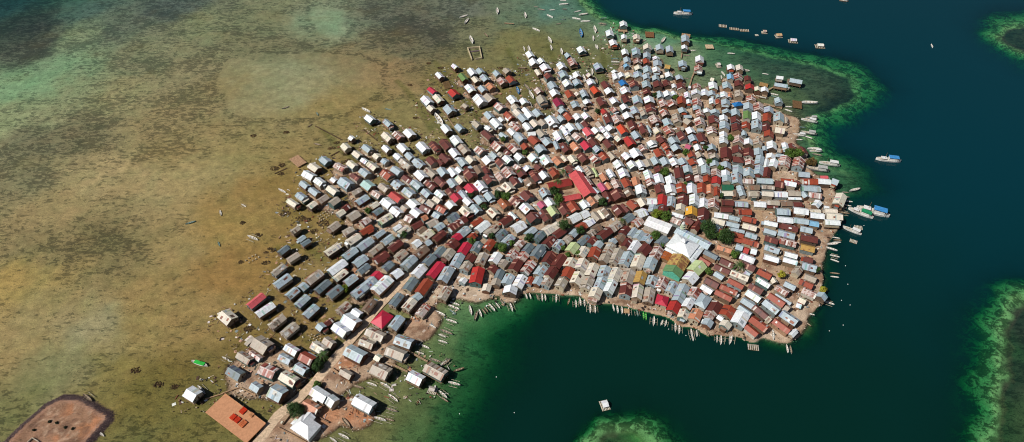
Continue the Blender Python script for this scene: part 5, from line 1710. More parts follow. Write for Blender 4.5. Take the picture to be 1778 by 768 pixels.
jetty([(711, 611), (742.5, 628)], 1.1, 1.5, 'plank walkway leading to the stilt house with blue gable')
jetty([(1206, 124), (1201, 136), (1197, 150)], 1.1, 1.2, 'bent plank walkway to the white and orange hut in the north')
jetty([(876, 40), (892, 41)], 1.4, 1.0, 'short plank jetty beside the lone white hut in the northern shallows')
jetty([(1333, 157), (1342, 151.5)], 1.2, 1.3, 'short plank walkway to the long stilt sheds off the north-east shore')
jetty([(1326, 180), (1358, 188)], 2.2, 1.0, 'wide plank jetty beside the grey hut off the north-east shore')
jetty([(769, 192), (789, 221)], 0.9, 0.8, 'thin plank walkway beside the white hut of the west lanes')
jetty([(1082.5, 49), (1083.5, 58)], 1.4, 1.2, 'short walkway behind the outermost hut of the north tip')
jetty([(1184, 92), (1183, 100)], 1.0, 1.2, 'narrow walkway between the two northern hut platforms')
def deck(pts, zt, col, lab, along=True, n=10, name='deck'):
    x, y, a, L, W = quad_rect(pts, zt); t = tag(empty(name, (x, y, 0), a), lab, 'deck'); pb = unit_box('plank_' + name + str(col[0]), col, M_WOOD); ub = unit_box('deck_post', (110, 92, 74), M_WOOD)
    for k in range(n): link(pb, 'plank', t, (0, -W / 2 + W * (k + 0.5) / n, zt - 0.15 + rnd.uniform(-.02, .02)), rnd.uniform(-.01, .01), (L * rnd.uniform(0.94, 1.0), W / n - 0.06, 0.13))
    for u in (-0.45, 0, 0.45):
        for v in (-0.42, 0.42):
            X, Y = x + math.cos(a) * u * L - math.sin(a) * v * W, y + math.sin(a) * u * L + math.cos(a) * v * W; b0 = gz(X, Y) - 0.3; link(ub, 'post', t, (u * L, v * W, b0), 0, (0.25, 0.25, zt - 0.15 - b0))
    return t
deck([(503, 277), (517, 291), (533, 282), (516, 268)], 1.3, (188, 150, 118), 'wide bare wooden deck standing on the west flats', n=12)
deck([(1073, 51), (1073, 55), (1089, 55), (1089, 51)], 1.2, (184, 152, 120), 'wooden deck in front of the outermost northern hut', n=4)
deck([(1056, 79), (1056, 84), (1076, 85), (1076, 81)], 1.2, (188, 156, 128), 'pinkish wooden deck in front of the second white northern hut', n=4)
deck([(1120, 55), (1121, 65), (1136, 65), (1135, 55)], 0.9, (136, 94, 64), 'dark brown square drying deck in the northern shallows', n=8)
deck([(1184, 58), (1183, 64), (1198, 65), (1199, 59)], 1.0, (180, 146, 112), 'tan littered deck behind the northern grey hut', n=5)
deck([(1224, 78), (1226, 85), (1240, 84), (1237, 77)], 1.0, (212, 186, 152), 'pale lone deck in the green shallows of the north-east', n=5)
deck([(1320, 143), (1317, 149), (1333, 152), (1334, 145)], 1.1, (176, 138, 88), 'ochre drying deck beside the north-east huts', n=7)
deck([(768, 141), (772, 156), (786, 152), (778, 141)], 0.6, (118, 94, 62), 'low brown fenced plot of planks in the west lanes', n=9)
deck([(1376, 175), (1377, 188), (1392, 188), (1392, 175)], 0.8, (120, 92, 64), 'brown slatted pontoon off the north-east shore', n=9)
deck([(1083, 535), (1083, 543), (1093, 545), (1093, 537)], 0.9, (196, 160, 120), 'small quay deck on the south shore', n=4)

# ------------------------------------------------------------------ boats
BC = {'white': (248, 246, 240), 'grey': (150, 152, 150), 'wood': (128, 106, 84), 'teal': (92, 140, 140), 'green': (70, 160, 70), 'blue': (70, 130, 190)}
def hull_mesh(L, B, H, col, inner, open_=True):
    mb = MB(); n = 11; secs = []
    for i in range(n):
        u = -1 + 2 * i / (n - 1); w = B / 2 * (1 - abs(u) ** 2.6) + 0.03; k = 0.28 * H * abs(u) ** 3; x = u * L / 2
        secs.append([(x, -w, H + k), (x, -w * 0.72, H * 0.28), (x, 0, 0.0 + k * 0.5), (x, w * 0.72, H * 0.28), (x, w, H + k), (x, w * 0.82, H + k - 0.02), (x, 0, H * (0.45 if open_ else 0.86)), (x, -w * 0.82, H + k - 0.02)])
    vs = [p for s in secs for p in s]
    for i in range(n - 1):
        for k in range(8):
            a_, b_ = i * 8 + k, i * 8 + (k + 1) % 8
            mb.poly([], [], (1, 1, 1, 0)); mb.f.append((a_, b_, b_ + 8, a_ + 8)); mb.c.append(albedo(inner if k in (5, 6) else col) + (0,)); mb.m.append(0)
    mb.v = vs; mb.f.append(tuple(range(7, -1, -1))); mb.c.append(albedo(col) + (0,)); mb.m.append(0); mb.f.append(tuple(range((n - 1) * 8, n * 8))); mb.c.append(albedo(col) + (0,)); mb.m.append(0)
    return mb
HM = {}
def get_hull(kind, col):
    if (kind, col) not in HM:
        c = BC[col]; inner = {'green': (60, 190, 70), 'white': (232, 226, 216), 'teal': (120, 150, 146), 'blue': (90, 150, 200)}.get(col, (150, 130, 108))
        if kind == 'big': HM[(kind, col)] = hull_mesh(10, 2.3, 1.3, c, (206, 196, 180), False).mesh('hull', [M_HULL])
        elif kind == 'mid': HM[(kind, col)] = hull_mesh(6.2, 1.3, 0.8, c, inner).mesh('hull', [M_HULL])
        else: HM[(kind, col)] = hull_mesh(6.4, 1.2, 0.75, c, inner).mesh('hull', [M_HULL])
    return HM[(kind, col)]
mb = MB(); mb.tube((0, -1.9, 0.72), (0, 0, 1.0), 0.07, 0.07, 5, albedo((168, 156, 132)) + (0,)); mb.tube((0, 0, 1.0), (0, 1.9, 0.72), 0.07, 0.07, 5, albedo((168, 156, 132)) + (0,)); ARM = mb.mesh('outrigger_arm', [M_WOOD])
mb = MB(); mb.tube((-2.3, 0, 0.32), (2.3, 0, 0.32), 0.12, 0.12, 6, albedo((180, 172, 150)) + (0,)); mb.tube((-0.9, 0, 0.32), (-0.9, 0, 0.8), 0.05, 0.05, 5, albedo((190, 178, 154)) + (0,)); mb.tube((0.9, 0, 0.32), (0.9, 0, 0.8), 0.05, 0.05, 5, albedo((190, 178, 154)) + (0,)); FLOAT = mb.mesh('outrigger_float', [M_WOOD])
mb = MB(); mb.box(-0.5, 0.5, -0.38, 0.38, 0.62, 0.7, albedo((190, 172, 146)) + (0,)); THWART = mb.mesh('bench', [M_WOOD])
def can(col): mb = MB(); mb.box(-2.0, 2.0, -1.05, 1.05, 2.75, 2.87, albedo(col) + (0,)); return mb.mesh('canopy', [M_HULL])
CANOPY = {'canopyblue': can((70, 150, 215)), 'canopygreen': can((40, 150, 100)), 'white': can((240, 240, 238)), 'grey': can((190, 190, 186)), 'green': can((50, 190, 70)), 'wood': can((176, 150, 122))}
mb = MB(); mb.box(-1.7, 1.7, -0.85, 0.85, 1.05, 2.2, albedo((228, 226, 220)) + (0,)); CABIN = mb.mesh('cabin', [M_HULL])
CPOST = MB(); CPOST.box(-0.05, 0.05, -0.05, 0.05, 1.1, 2.75, albedo((200, 196, 188)) + (0,)); CPOST = CPOST.mesh('canopy_post', [M_WOOD])
MAST = MB(); MAST.tube((0, 0, 1.0), (0, 0, 4.6), 0.07, 0.04, 6, albedo((150, 120, 92)) + (0,)); MAST = MAST.mesh('mast', [M_WOOD])
BOATS = """-171.8 204.3 -18 10.5 L green
-158.5 207.6 -26 5.0 o white
-165.8 188.3 -40 7.0 o white
-75.3 191.6 -21 5.9 o white
-67.9 190.8 -31 6.7 o white
-82.5 190.0 -18 6.8 c wood
-62.9 183.5 -37 6.7 o white
-62.8 176.5 -18 6.3 o grey
-68.2 171.4 -17 6.5 o white
-63.3 171.0 -18 5.2 o wood
-85.0 168.7 -47 7.4 c wood
-85.3 161.8 -26 6.4 o white
-90.2 159.9 -32 4.6 o white
-36.7 185.6 -42 6.1 o white
-35.6 182.5 -35 4.7 c wood
-31.1 192.1 -16 6.5 o white
-36.2 205.4 47 6.1 o grey
-37.9 204.7 46 5.1 c white
-29.0 200.7 21 6.0 c wood
-42.3 206.5 -21 6.3 c grey
-51.4 211.5 -22 5.0 o white
-48.8 215.5 -26 5.3 c white
-52.1 219.4 -29 4.7 c grey
-37.5 225.3 -25 7.5 o grey
-39.8 222.9 -26 4.5 o white
-39.1 218.8 -21 5.4 o white
-35.0 232.9 -22 6.6 o white
-41.8 238.4 -30 6.5 c white
-45.7 228.8 -30 4.0 c white
-33.8 245.5 -22 5.7 c white
-34.3 242.9 -25 6.9 o white
-34.9 239.6 -38 4.0 c teal
-24.4 240.8 -76 6.9 c white
-21.1 236.6 -101 7.1 c grey
-18.6 238.7 -71 5.7 c white
-16.6 240.1 -54 3.6 c wood
-15.3 241.3 -57 4.5 c wood
-11.9 242.8 -53 6.3 o white
-8.5 244.3 -57 4.5 o white
-0.5 243.0 -74 6.1 o white
-5.8 246.4 -55 4.2 c grey
8.5 251.3 -76 4.0 c white
10.8 251.3 -76 4.0 c white
15.1 250.5 -77 4.0 c grey
17.9 250.2 -88 5.6 o white
19.8 250.2 -84 4.8 c white
26.3 249.6 -93 6.0 o white
33.7 247.2 -108 5.4 c wood
37.8 245.5 -90 5.5 o white
40.4 247.2 -87 5.6 c white
42.9 246.2 -90 5.1 o white
45.9 242.0 -91 6.3 o white
48.8 241.5 -91 5.4 o white
59.7 242.6 -83 4.7 c white
62.0 241.5 -89 5.4 c white
64.5 240.9 -93 5.4 c white
68.3 239.6 -93 5.8 o white
73.3 238.6 -86 3.3 o teal
76.7 237.0 -94 5.4 c green
78.0 236.3 -94 5.4 c green
82.1 233.0 -101 6.6 o white
86.6 231.9 -116 4.5 c white
88.8 231.5 -111 4.8 o white
93.9 228.6 -99 5.7 o white
95.8 227.2 -100 6.1 o white
102.5 225.1 -93 5.1 o white
102.5 221.7 -89 3.1 o white
105.4 224.5 -96 4.4 o white
111.3 224.1 -82 4.8 c wood
116.2 220.8 -102 4.4 o white
118.2 220.0 -102 6.3 o white
123.9 221.0 -109 8.2 o white
148.3 222.9 -99 6.4 c white
154.2 214.2 -96 5.3 c white
156.0 213.5 -96 5.3 c grey
174.3 237.9 -20 3.5 c white
170.7 231.2 -47 4.4 c wood
187.8 246.2 -26 5.9 o white
203.4 282.9 -20 5.5 o white
202.2 279.2 -29 4.9 c white
198.8 268.8 -10 5.5 c wood
197.9 266.0 -11 4.7 c white
205.1 293.0 4 7.6 c white
203.3 288.9 -26 6.7 c white
237.1 343.5 16 8.3 c white
228.8 336.6 -8 4.2 c grey
229.9 341.2 -8 4.2 c grey
228.9 332.2 -12 5.2 c white
227.1 328.3 -17 3.7 c white
222.1 324.9 -6 5.3 c grey
222.2 321.1 -14 6.6 o wood
232.9 320.5 -35 16.2 L canopygreen
241.3 321.6 -25 20.7 L canopyblue
221.6 304.7 -36 12.3 L white
209.5 298.6 -15 3.9 c white
209.6 296.5 -6 5.1 c wood
208.5 294.5 0 5.2 c white
229.0 420.9 -21 11.9 L white
231.8 424.2 -4 9.6 L grey
221.4 413.1 -9 4.7 c teal
216.3 403.4 -12 10.0 L white
224.0 405.7 -17 11.7 L grey
222.6 401.0 -32 5.1 c white
214.9 398.3 -9 4.2 c white
221.9 387.5 0 8.5 c white
223.0 384.8 -4 9.1 L white
222.8 380.9 -18 6.4 c grey
228.2 370.3 -15 14.2 L white
217.5 364.0 -14 15.7 L grey
271.9 374.4 -11 17.0 L canopyblue
236.2 443.9 -4 12.1 c white
218.1 438.9 -8 5.3 c white
216.8 434.1 -33 5.5 c white
190.1 515.6 -9 5.9 c white
211.7 484.5 -21 4.7 c white
176.5 484.9 -75 6.1 c white
173.9 479.8 -91 5.0 c white
196.9 490.0 -18 5.7 o white
211.2 455.5 -22 6.3 c white
210.0 452.8 -25 5.5 c teal
199.8 450.8 -23 10.0 L wood
144.2 478.1 -13 3.8 c grey
134.0 536.1 62 10.8 c white
159.7 582.6 -7 17.0 L canopyblue
75.2 554.6 -87 11.0 c white
72.4 539.9 -91 7.7 c white
74.8 525.7 -86 6.5 c white
73.6 526.6 -85 5.6 c white
89.9 555.6 -81 6.1 c white
88.3 502.1 -7 6.8 c white
88.5 507.4 0 5.9 c teal
87.8 498.2 -8 6.3 c grey
88.2 504.8 0 5.9 c grey
157.1 520.1 0 6.0 c white
150.7 512.4 -9 5.9 c grey
85.5 575.2 10 6.1 c teal
82.9 564.6 -16 7.5 o grey
43.1 518.3 -84 9.2 c white
34.3 524.8 -81 7.5 c white
10.6 522.9 -78 6.6 c white
14.9 522.0 -82 9.3 c white
59.6 477.3 -83 10.0 c white
67.1 487.4 -88 8.5 c white
69.3 474.0 -84 9.9 c grey
15.5 454.7 -69 10.1 c white
12.2 465.1 -63 9.0 c grey
17.7 460.3 -66 8.7 c wood
4.7 460.3 -79 9.7 c blue
14.1 442.4 -67 6.6 c white
8.7 492.5 0 7.8 c wood
-13.8 587.6 -86 10.7 c white
12.4 580.2 -84 9.5 c white
-45.0 578.1 30 8.4 c white
-41.9 569.2 73 9.7 c white
-36.1 537.1 -75 11.9 c white
-23.3 545.7 -61 6.7 c wood
21.9 554.6 -39 7.9 c white
33.6 537.0 -74 9.9 c white
49.4 600.6 7 8.9 c white
49.3 608.4 -12 5.6 c white
35.2 578.5 -45 7.4 c white
27.7 590.8 -18 6.8 c grey
38.0 590.3 0 4.9 c white
49.8 591.9 0 4.9 c grey
61.7 587.6 19 6.5 c white
66.7 581.9 14 9.0 c white
59.7 573.9 -23 7.9 c white
67.7 569.1 0 8.5 c white
42.8 565.0 12 4.9 c grey
47.4 572.9 12 5.0 c teal
62.0 548.2 -87 12.8 c blue
23.0 596.2 -16 4.0 c grey
369.3 527.8 -99 5.7 c white
318.6 607.3 -15 8.4 L wood
-212.0 312.0 25 6.2 c teal
-195.0 321.1 -66 5.4 c white
-187.8 293.1 -58 4.1 c teal
-167.4 298.3 -26 8.1 o white
-178.3 437.8 32 5.6 c grey
-151.8 429.7 -61 4.2 c teal
-154.6 415.2 56 4.3 c wood
-114.4 434.1 -36 8.8 c white
-97.3 435.6 -18 4.9 c teal
-56.5 421.7 -63 16.1 c white
-158.8 342.5 -32 6.6 c white
-144.4 392.6 -20 5.9 c wood
-208.7 163.0 -32 4.2 c white
-224.1 183.2 -33 7.5 o wood
-181.5 328.2 -34 4.0 o white"""
bl = [l.split() for l in BOATS.strip().splitlines()]
CW = {'canopyblue': 'blue-canopied', 'canopygreen': 'green-canopied'}
KW = {'o': 'outrigger canoe', 'c': 'open canoe', 'L': 'motorboat'}
KC = {'o': 'canoe', 'c': 'canoe', 'L': 'boat'}
bitems = [(float(q[0]), float(q[1]), CW.get(q[5], q[5] if q[5] != 'wood' else 'wooden') + ' ' + KW[q[4]]) for q in bl]
blabs = make_labels(bitems, '%s, %s such to %s, %s')
for q, lab in zip(bl, blabs):
    x, y, a, L = float(q[0]), float(q[1]), math.radians(float(q[2])), float(q[3]); kind, col = q[4], q[5]
    zb = max(-0.22, gz(x, y) - 0.02)
    if kind == 'L':
        sc = L / 10.0; t = tag(empty('motorboat', (x, y, max(-0.4 * sc, gz(x, y))), a + (math.pi if math.cos(a) > 0 and x > 60 else 0), sc), lab, 'boat', 'larger boats moored round the village')
        hc = col if col in BC else 'white'; link(get_hull('big', 'white' if hc == 'green' else hc), 'hull', t)
        if col != 'green': link(CABIN, 'cabin', t, (-1.6, 0, 0))
        cn = link(CANOPY[col], 'canopy', t, (-1.8, 0, 0))
        if col == 'green': cn.location = (0.2, 0, 0.35); cn.scale = (1.5, 0.95, 0.5)
        for u in (-1.8, 1.8):
            for v in (-0.9, 0.9): link(CPOST, 'canopy_post', cn, (u, v, 0))
        link(MAST, 'mast', t, (1.6, 0, 0)); link(THWART, 'bench', t, (2.6, 0, 0.55))
        if col in ('canopyblue', 'canopygreen') and L > 12:
            link(CANOPY['white'], 'foredeck_awning', t, (2.0, 0, -0.9), None, (0.55, 0.8, 1))
    else:
        sc = max(0.75, L / 6.0); t = tag(empty('outrigger_canoe' if kind == 'o' else 'canoe', (x, y, zb), a, sc), lab, 'canoe', 'canoes moored round the village')
        link(get_hull('mid' if (kind == 'c' and L > 7) else 'small', col), 'hull', t)
        for u in (-1.3, 0.2, 1.5): link(THWART, 'bench', t, (u, 0, 0), None, (0.35, 1, 1))
        if kind == 'o':
            for u in (-0.9, 0.9): link(ARM, 'outrigger_arm', t, (u, 0, 0))
            for v in (-1.9, 1.9): link(FLOAT, 'outrigger_float', t, (0, v, 0))
def raft(px, py, L, W, rz, hut, lab, col=(206, 198, 184)):
    x, y = P(px, py, 0.4); t = tag(empty('raft', (x, y, 0), rz), lab, 'raft', 'rafts and houseboats on the water')
    for v in np.linspace(-W / 2, W / 2, 5):
        mb = MB(); mb.tube((-L / 2, v, 0.1), (L / 2, v, 0.1), 0.22, 0.2, 7, albedo((150, 128, 98)) + (0,)); mb.build('log', M_WOOD, t)
    for u in np.linspace(-L / 2 + 0.3, L / 2 - 0.3, 6):
        mb = MB(); mb.box(u - 0.25, u + 0.25, -W / 2 - 0.2, W / 2 + 0.2, 0.31, 0.4, vary(albedo(col), rnd, 0.15) + (0,)); mb.build('plank', M_WOOD, t)
    if hut:
        mb = MB(); mb.box(-hut[0] / 2 + 0.2, hut[0] / 2 - 0.2, -hut[1] / 2 + 0.2, hut[1] / 2 - 0.2, 0.4, 2.1, albedo((196, 184, 166)) + (0,)); mb.build('hut_wall', M_WALL, t)
        for sg in (-1, 1): slope_mb(hut[0], hut[1], 0.25, 2.1, hut[1] * 0.22, sg, albedo(hut[2]), 0.05, rnd, 'w').build('roof_slope', M_ROOF, t)
for a_ in ((751, 678, 5, 4, -0.3, (2.6, 2.2, (190, 180, 170)), 'small cluttered raft moored below the stilt house with blue gable'), (1482, 419, 4.5, 2.5, -0.5, None, 'small pale raft off the east quay'), (1490.6, 395, 5, 3, -0.2, None, 'grey log raft beside the white motorboat at the east quay'),
           (1255, 45, 7, 4, -0.2, None, 'leftmost log raft of the line in the northern channel'), (1274.6, 50, 8, 3.4, -0.2, None, 'second log raft from the left in the northern channel'), (1292.5, 52.7, 8, 3.4, -0.1, None, 'third log raft from the left in the northern channel'), (1314, 61, 3, 2, 0, None, 'tiny float between rafts in the northern channel'),
           (1327, 56.5, 5, 3.6, -0.1, (3, 2.6, (206, 190, 164)), 'small tan-roofed raft in the northern channel'), (1351.7, 63, 6, 5, 0.1, (4.4, 3.6, (214, 176, 130)), 'orange-tan square houseboat in the northern channel'), (1376.8, 71.8, 8, 5, -0.15, (5, 4, (240, 240, 240)), 'white-roofed houseboat, second from right in the northern channel'),
           (1423.5, 80.7, 8, 5.5, -0.1, (5, 4, (238, 236, 226)), 'white-roofed houseboat at the right end of the channel line'), (1050, 704, 4.6, 5.4, 0.25, (2.8, 3.4, (244, 246, 248)), 'white-roofed houseboat alone in the southern bay'), (1308, 603, 6, 3.4, -0.15, None, 'brown wooden raft below the rust-red point'),
           (1247, 114, 4, 5.5, 0.1, (2.4, 3.6, (226, 216, 208)), 'raft with small pale shelter in the north-east shallows')):
    raft(*a_)
for k, (px, py) in enumerate(((893, 717), (862, 655), (798, 719), (1468, 462), (1472, 494), (1476, 530), (1461, 522), (1464, 565), (1440, 575), (1500, 392), (1161, 572), (1191, 583), (1214, 562))):
    x, y = P(px, py); mb = lathe([(0.05, -0.12), (0.26, 0.0), (0.3, 0.18), (0.2, 0.34), (0.05, 0.4)], 8, (236, 236, 230)); o = mb.build('buoy', M_HULL); o.location = (x, y, 0)
    tag(o, 'tiny white buoy, ' + ['farthest out in the southern bay', 'between the stilt house and the bay', 'off the south-west shallows', 'highest of those off the east shore', 'second of those off the east shore', 'lowest right of those off the east shore', 'leftmost of those off the east shore', 'below the lone canoe off the point', 'nearest the south-east point', 'beside the white motorboat at the quay', 'leftmost below the south shore canoes', 'middle one below the south shore canoes', 'rightmost among the south shore canoes'][k], 'buoy', 'small white buoys on the water off the village')

# ------------------------------------------------------------------ trees
TREES = """-103.8 207.1 3.6 p
-105.1 200.9 3.2 d
-111.0 174.1 4.0 d
-104.1 189.5 2.0 n
-100.6 254.9 2.2 y
-95.6 319.5 2.0 n
-69.5 298.1 2.0 d
-25.3 292.6 2.2 n
-12.9 296.6 2.0 d
10.7 294.6 2.7 d
-5.8 286.2 2.8 n
-8.4 288.2 2.2 d
-0.7 290.7 1.8 n
34.0 304.2 3.8 d
44.2 301.2 2.6 d
31.6 286.7 1.8 n
35.3 281.9 1.4 n
91.2 296.6 3.0 n
94.7 288.7 1.8 n
126.5 301.7 5.0 d
127.5 297.6 3.6 d
120.0 267.4 2.0 n
101.2 313.6 3.2 n
95.5 316.0 3.0 y
136.0 294.1 5.2 d
133.9 296.1 3.2 n
138.9 270.2 3.8 p
139.3 281.0 2.6 n
163.7 265.1 2.2 q
186.6 268.8 1.9 d
185.7 253.6 1.9 q
200.6 377.0 3.6 n
206.2 376.4 3.6 n
213.9 368.8 3.2 o
202.2 326.6 1.2 n
107.1 356.5 3.0 n
147.5 362.0 2.2 n
119.3 345.3 1.8 n
142.4 334.4 1.5 d
35.8 356.5 3.0 p
31.8 345.9 3.0 p
29.1 337.8 3.0 d
31.4 329.9 3.0 n
30.0 323.3 2.4 p
60.7 326.6 2.8 d
71.5 308.9 2.4 p
-9.4 333.8 3.0 d
-3.9 332.1 3.0 n
-18.4 322.8 2.0 d
5.7 357.7 1.8 n
-28.2 334.4 1.8 d
126.3 378.3 2.4 n
140.5 368.8 2.2 n
141.4 384.7 1.8 d
162.2 395.3 2.2 n
9.2 378.6 2.0 n
-6.4 394.0 1.8 n
66.0 428.3 2.0 d
129.6 445.6 2.2 n
113.9 450.2 1.8 d
41.4 281.9 1.6 n
-237.3 169.3 0.6 s
-233.5 168.6 0.6 s
-227.9 166.1 0.6 s
-223.8 165.5 0.6 s
-243.2 164.5 0.6 s"""
TC = {'n': (84, 112, 44), 'd': (56, 82, 38), 'y': (122, 138, 42), 'q': (168, 160, 52), 'p': (70, 96, 44), 'o': (110, 92, 52), 's': (58, 62, 40)}
TW = {'n': 'bushy green tree', 'd': 'dense dark green tree', 'y': 'yellow-green tree', 'q': 'bright yellowish tree', 'p': 'coconut palm', 'o': 'brownish olive tree', 's': 'low dark shrub'}
def leafy(r, kind, rg):
    mb = MB(); clumps = []
    for k in range(int(10 + r * 5)):
        while True:
            p = Vector((rg.uniform(-1, 1), rg.uniform(-1, 1), rg.uniform(-0.8, 1)))
            if 0.25 < p.length < 1: break
        clumps.append((p * r * Vector((1, 1, 0.72)).length / 1.6 if False else Vector((p.x * r * 0.8, p.y * r * 0.8, p.z * r * 0.6)), rg.uniform(0.25, 0.45) * r, rg.uniform(0.7, 1.35)))
    for c, cr, k_ in clumps:
        for _ in range(90):
            d = Vector((rg.gauss(0, 1), rg.gauss(0, 1), rg.gauss(0, 1))).normalized(); p = c + d * cr * rg.uniform(0.55, 1.05)
            n_ = (d + Vector((rg.gauss(0, .5), rg.gauss(0, .5), rg.gauss(0, .5) + 0.3))).normalized(); u = n_.orthogonal().normalized(); w = n_.cross(u); an = rg.uniform(0, 6.28); u, w = u * math.cos(an) + w * math.sin(an), w * math.cos(an) - u * math.sin(an)
            s = rg.uniform(0.22, 0.42); mb.face([p - u * s, p - w * s * 0.6, p + u * s, p + w * s * 0.6], tuple(v * k_ * rg.uniform(0.75, 1.25) for v in albedo(TC[kind])) + (0,))
    return mb
def palm(r, rg, hgt):
    mb = MB()
    for k in range(15):
        an = 6.283 * k / 15 + rg.uniform(-.2, .2); el = rg.uniform(0.1, 0.9); L = r * rg.uniform(0.85, 1.1); pts = []
        for j in range(6):
            s = j / 5; pts.append(Vector((math.cos(an) * L * s, math.sin(an) * L * s, hgt + L * (el * s - 0.95 * s * s))))
        side_ = Vector((-math.sin(an), math.cos(an), 0))
        for j in range(5):
            for k2 in range(3):
                p = pts[j].lerp(pts[j + 1], k2 / 3)
                for sg in (-1, 1):
                    ln = 0.55 * r / 3 * (1.15 - 0.7 * (j / 5)); q = p + side_ * sg * ln + Vector((0, 0, -0.35 * ln)) + (pts[j + 1] - pts[j]) * 0.5
                    mb.face([p, p + (pts[j + 1] - pts[j]) * 0.28, q], tuple(v * rg.uniform(0.7, 1.4) for v in albedo(TC['p'])) + (0,))
    return mb
tl = [l.split() for l in TREES.strip().splitlines()]
tlabs = make_labels([(float(q[0]), float(q[1]), TW[q[3]]) for q in tl], '%s, %s such to %s, %s')
for k, (q, lab) in enumerate(zip(tl, tlabs)):
    x, y, r = float(q[0]), float(q[1]), float(q[2]) * 1.2; rg = random.Random(500 + k); g = gz(x, y); h = 1.6 + r * 0.75 if q[3] != 's' else r * 0.5
    t = tag(empty({'p': 'palm_tree', 's': 'shrub'}.get(q[3], 'tree'), (x, y, g)), lab, 'shrub' if q[3] == 's' else 'tree', 'trees and shrubs of the village and islet')
    mb = MB(); bark = albedo((112, 92, 74)) + (0,)
    if q[3] == 'p':
        h = 5.2 + rg.uniform(0, 1.5); mb.tube((0, 0, -0.2), (0.25, 0.1, h * 0.5), 0.24, 0.18, 7, bark); mb.tube((0.25, 0.1, h * 0.5), (0.1, 0.0, h), 0.18, 0.13, 7, bark); mb.build('trunk', M_WOOD, t); palm(r, rg, h).build('crown', M_LEAF, t)
    else:
        mb.tube((0, 0, -0.2), (0, 0, h * 0.75), 0.13 + r * 0.05, 0.08 + r * 0.03, 7, bark)
        for _ in range(5):
            an = rg.uniform(0, 6.28); mb.tube((0, 0, h * 0.6), (math.cos(an) * r * 0.55, math.sin(an) * r * 0.55, h + rg.uniform(-.1, .4) * r), 0.05 + r * 0.02, 0.03, 5, bark)
        mb.build('trunk', M_WOOD, t); c = leafy(r, q[3], rg).build('crown', M_LEAF, t); c.location = (0, 0, h)

# ------------------------------------------------------------------ lean-to roofs, litter and rubble between the houses
occ = np.zeros((NY, NX), bool)
for s in specs:
    R_ = math.hypot(s['L'], s['W']) / 2 + 1; i0, j0 = idx(s['x'] - R_, s['y'] - R_); i1, j1 = idx(s['x'] + R_, s['y'] + R_)
    dx = GX[j0:j1, i0:i1] - s['x']; dy = GY[j0:j1, i0:i1] - s['y']; ca, sa = math.cos(s['a']), math.sin(s['a'])
    occ[j0:j1, i0:i1] |= (np.abs(dx * ca + dy * sa) < s['L'] / 2 + 0.2) & (np.abs(-dx * sa + dy * ca) < s['W'] / 2 + 0.2)
for (px, py, r) in ((1190, 425, 15), (1142, 391, 11), (1000, 325, 16), (665, 555, 8), (528, 740, 10), (1172, 462, 11), (408, 725, 14)):
    x, y = P(px, py); occ |= (GX - x) ** 2 + (GY - y) ** 2 < r * r
for pl in ([(425,800),(448,768),(482,722),(520,690),(556,652),(592,610),(628,568),(660,528),(690,498),(712,472),(735,452)], [(905,412),(952,389),(1040,366),(1125,346),(1240,350),(1306,352)], [(1300,348),(1324,395),(1318,458),(1282,514),(1262,536)]):
    g = PL(pl, 0.8)
    for A, B in zip(g[:-1], g[1:]):
        for k in range(int(math.dist(A, B)) + 1):
            f_ = k / max(1, int(math.dist(A, B))); X, Y = A[0] + (B[0] - A[0]) * f_, A[1] + (B[1] - A[1]) * f_; i, j = idx(X, Y); occ[j - 3:j + 3, i - 3:i + 3] = True
free = np.argwhere((LSM > 0.9) & ~occ & (GX > -300) & (GX < 400) & (GY > 150)); near = blur(occ.astype(float), 8)
rg = random.Random(99); sheds = MB(); lit = MB(); angs = np.array([s['a'] for s in specs])
cand = [free[rg.randrange(len(free))] for _ in range(2600)]; ns = 0
for j, i in cand:
    if ns >= 420 or near[j, i] < 0.1: continue
    sz = 2
    if occ[j - sz:j + sz + 1, i - sz:i + sz + 1].any(): continue
    x, y = float(GX[j, i]), float(GY[j, i]); k = int(np.argmin((hx - x) ** 2 + (hy - y) ** 2)); a_ = float(angs[k]) + rg.choice((0, 0, math.pi / 2)) + rg.uniform(-.1, .1)
    L, W = rg.uniform(2.4, 4.6), rg.uniform(2.0, 3.2); z = gz(x, y); he = z + rg.uniform(1.9, 2.7); c = rg.choice(['t', 'b', 'm', 'r', 'g', 'w', 'k', 'x', 't', 'g']); base = albedo(RC[c][0])
    o = MB(); tl_ = rg.uniform(-.3, .3); n = 3
    for q in range(n):
        u0, u1 = -L / 2 + L * q / n, -L / 2 + L * (q + 1) / n; o.hexa([(u0, -W / 2, he - 0.06 - tl_), (u1, -W / 2, he - 0.06 - tl_), (u1, W / 2, he - 0.06 + tl_), (u0, W / 2, he - 0.06 + tl_)], [(u0, -W / 2, he - tl_), (u1, -W / 2, he - tl_), (u1, W / 2, he + tl_), (u0, W / 2, he + tl_)], vary(base, rg, 0.15) + (RUST.get(c, 0.1),))
    o.box(-L / 2 + 0.2, L / 2 - 0.2, -W / 2 + 0.2, W / 2 - 0.2, z - 0.2, he - 0.07 - abs(tl_), albedo(rg.choice(WALLS), 0.7) + (0,), 1)
    sheds.add(o, (math.cos(a_), math.sin(a_), x, y, 0)); occ[j - 3:j + 4, i - 3:i + 4] = True; ns += 1
tag(sheds.build('lean_to_sheds', [M_ROOF, M_WALL]), 'small lean-to roofs squeezed into the gaps between houses', 'sheds', kind='stuff')
LC = [(226, 218, 206), (200, 180, 156), (150, 118, 92), (96, 74, 58), (60, 50, 44), (176, 150, 124), (236, 236, 234), (140, 150, 152), (140, 86, 66), (206, 160, 130), (84, 84, 76), (190, 168, 140), (232, 226, 214)]
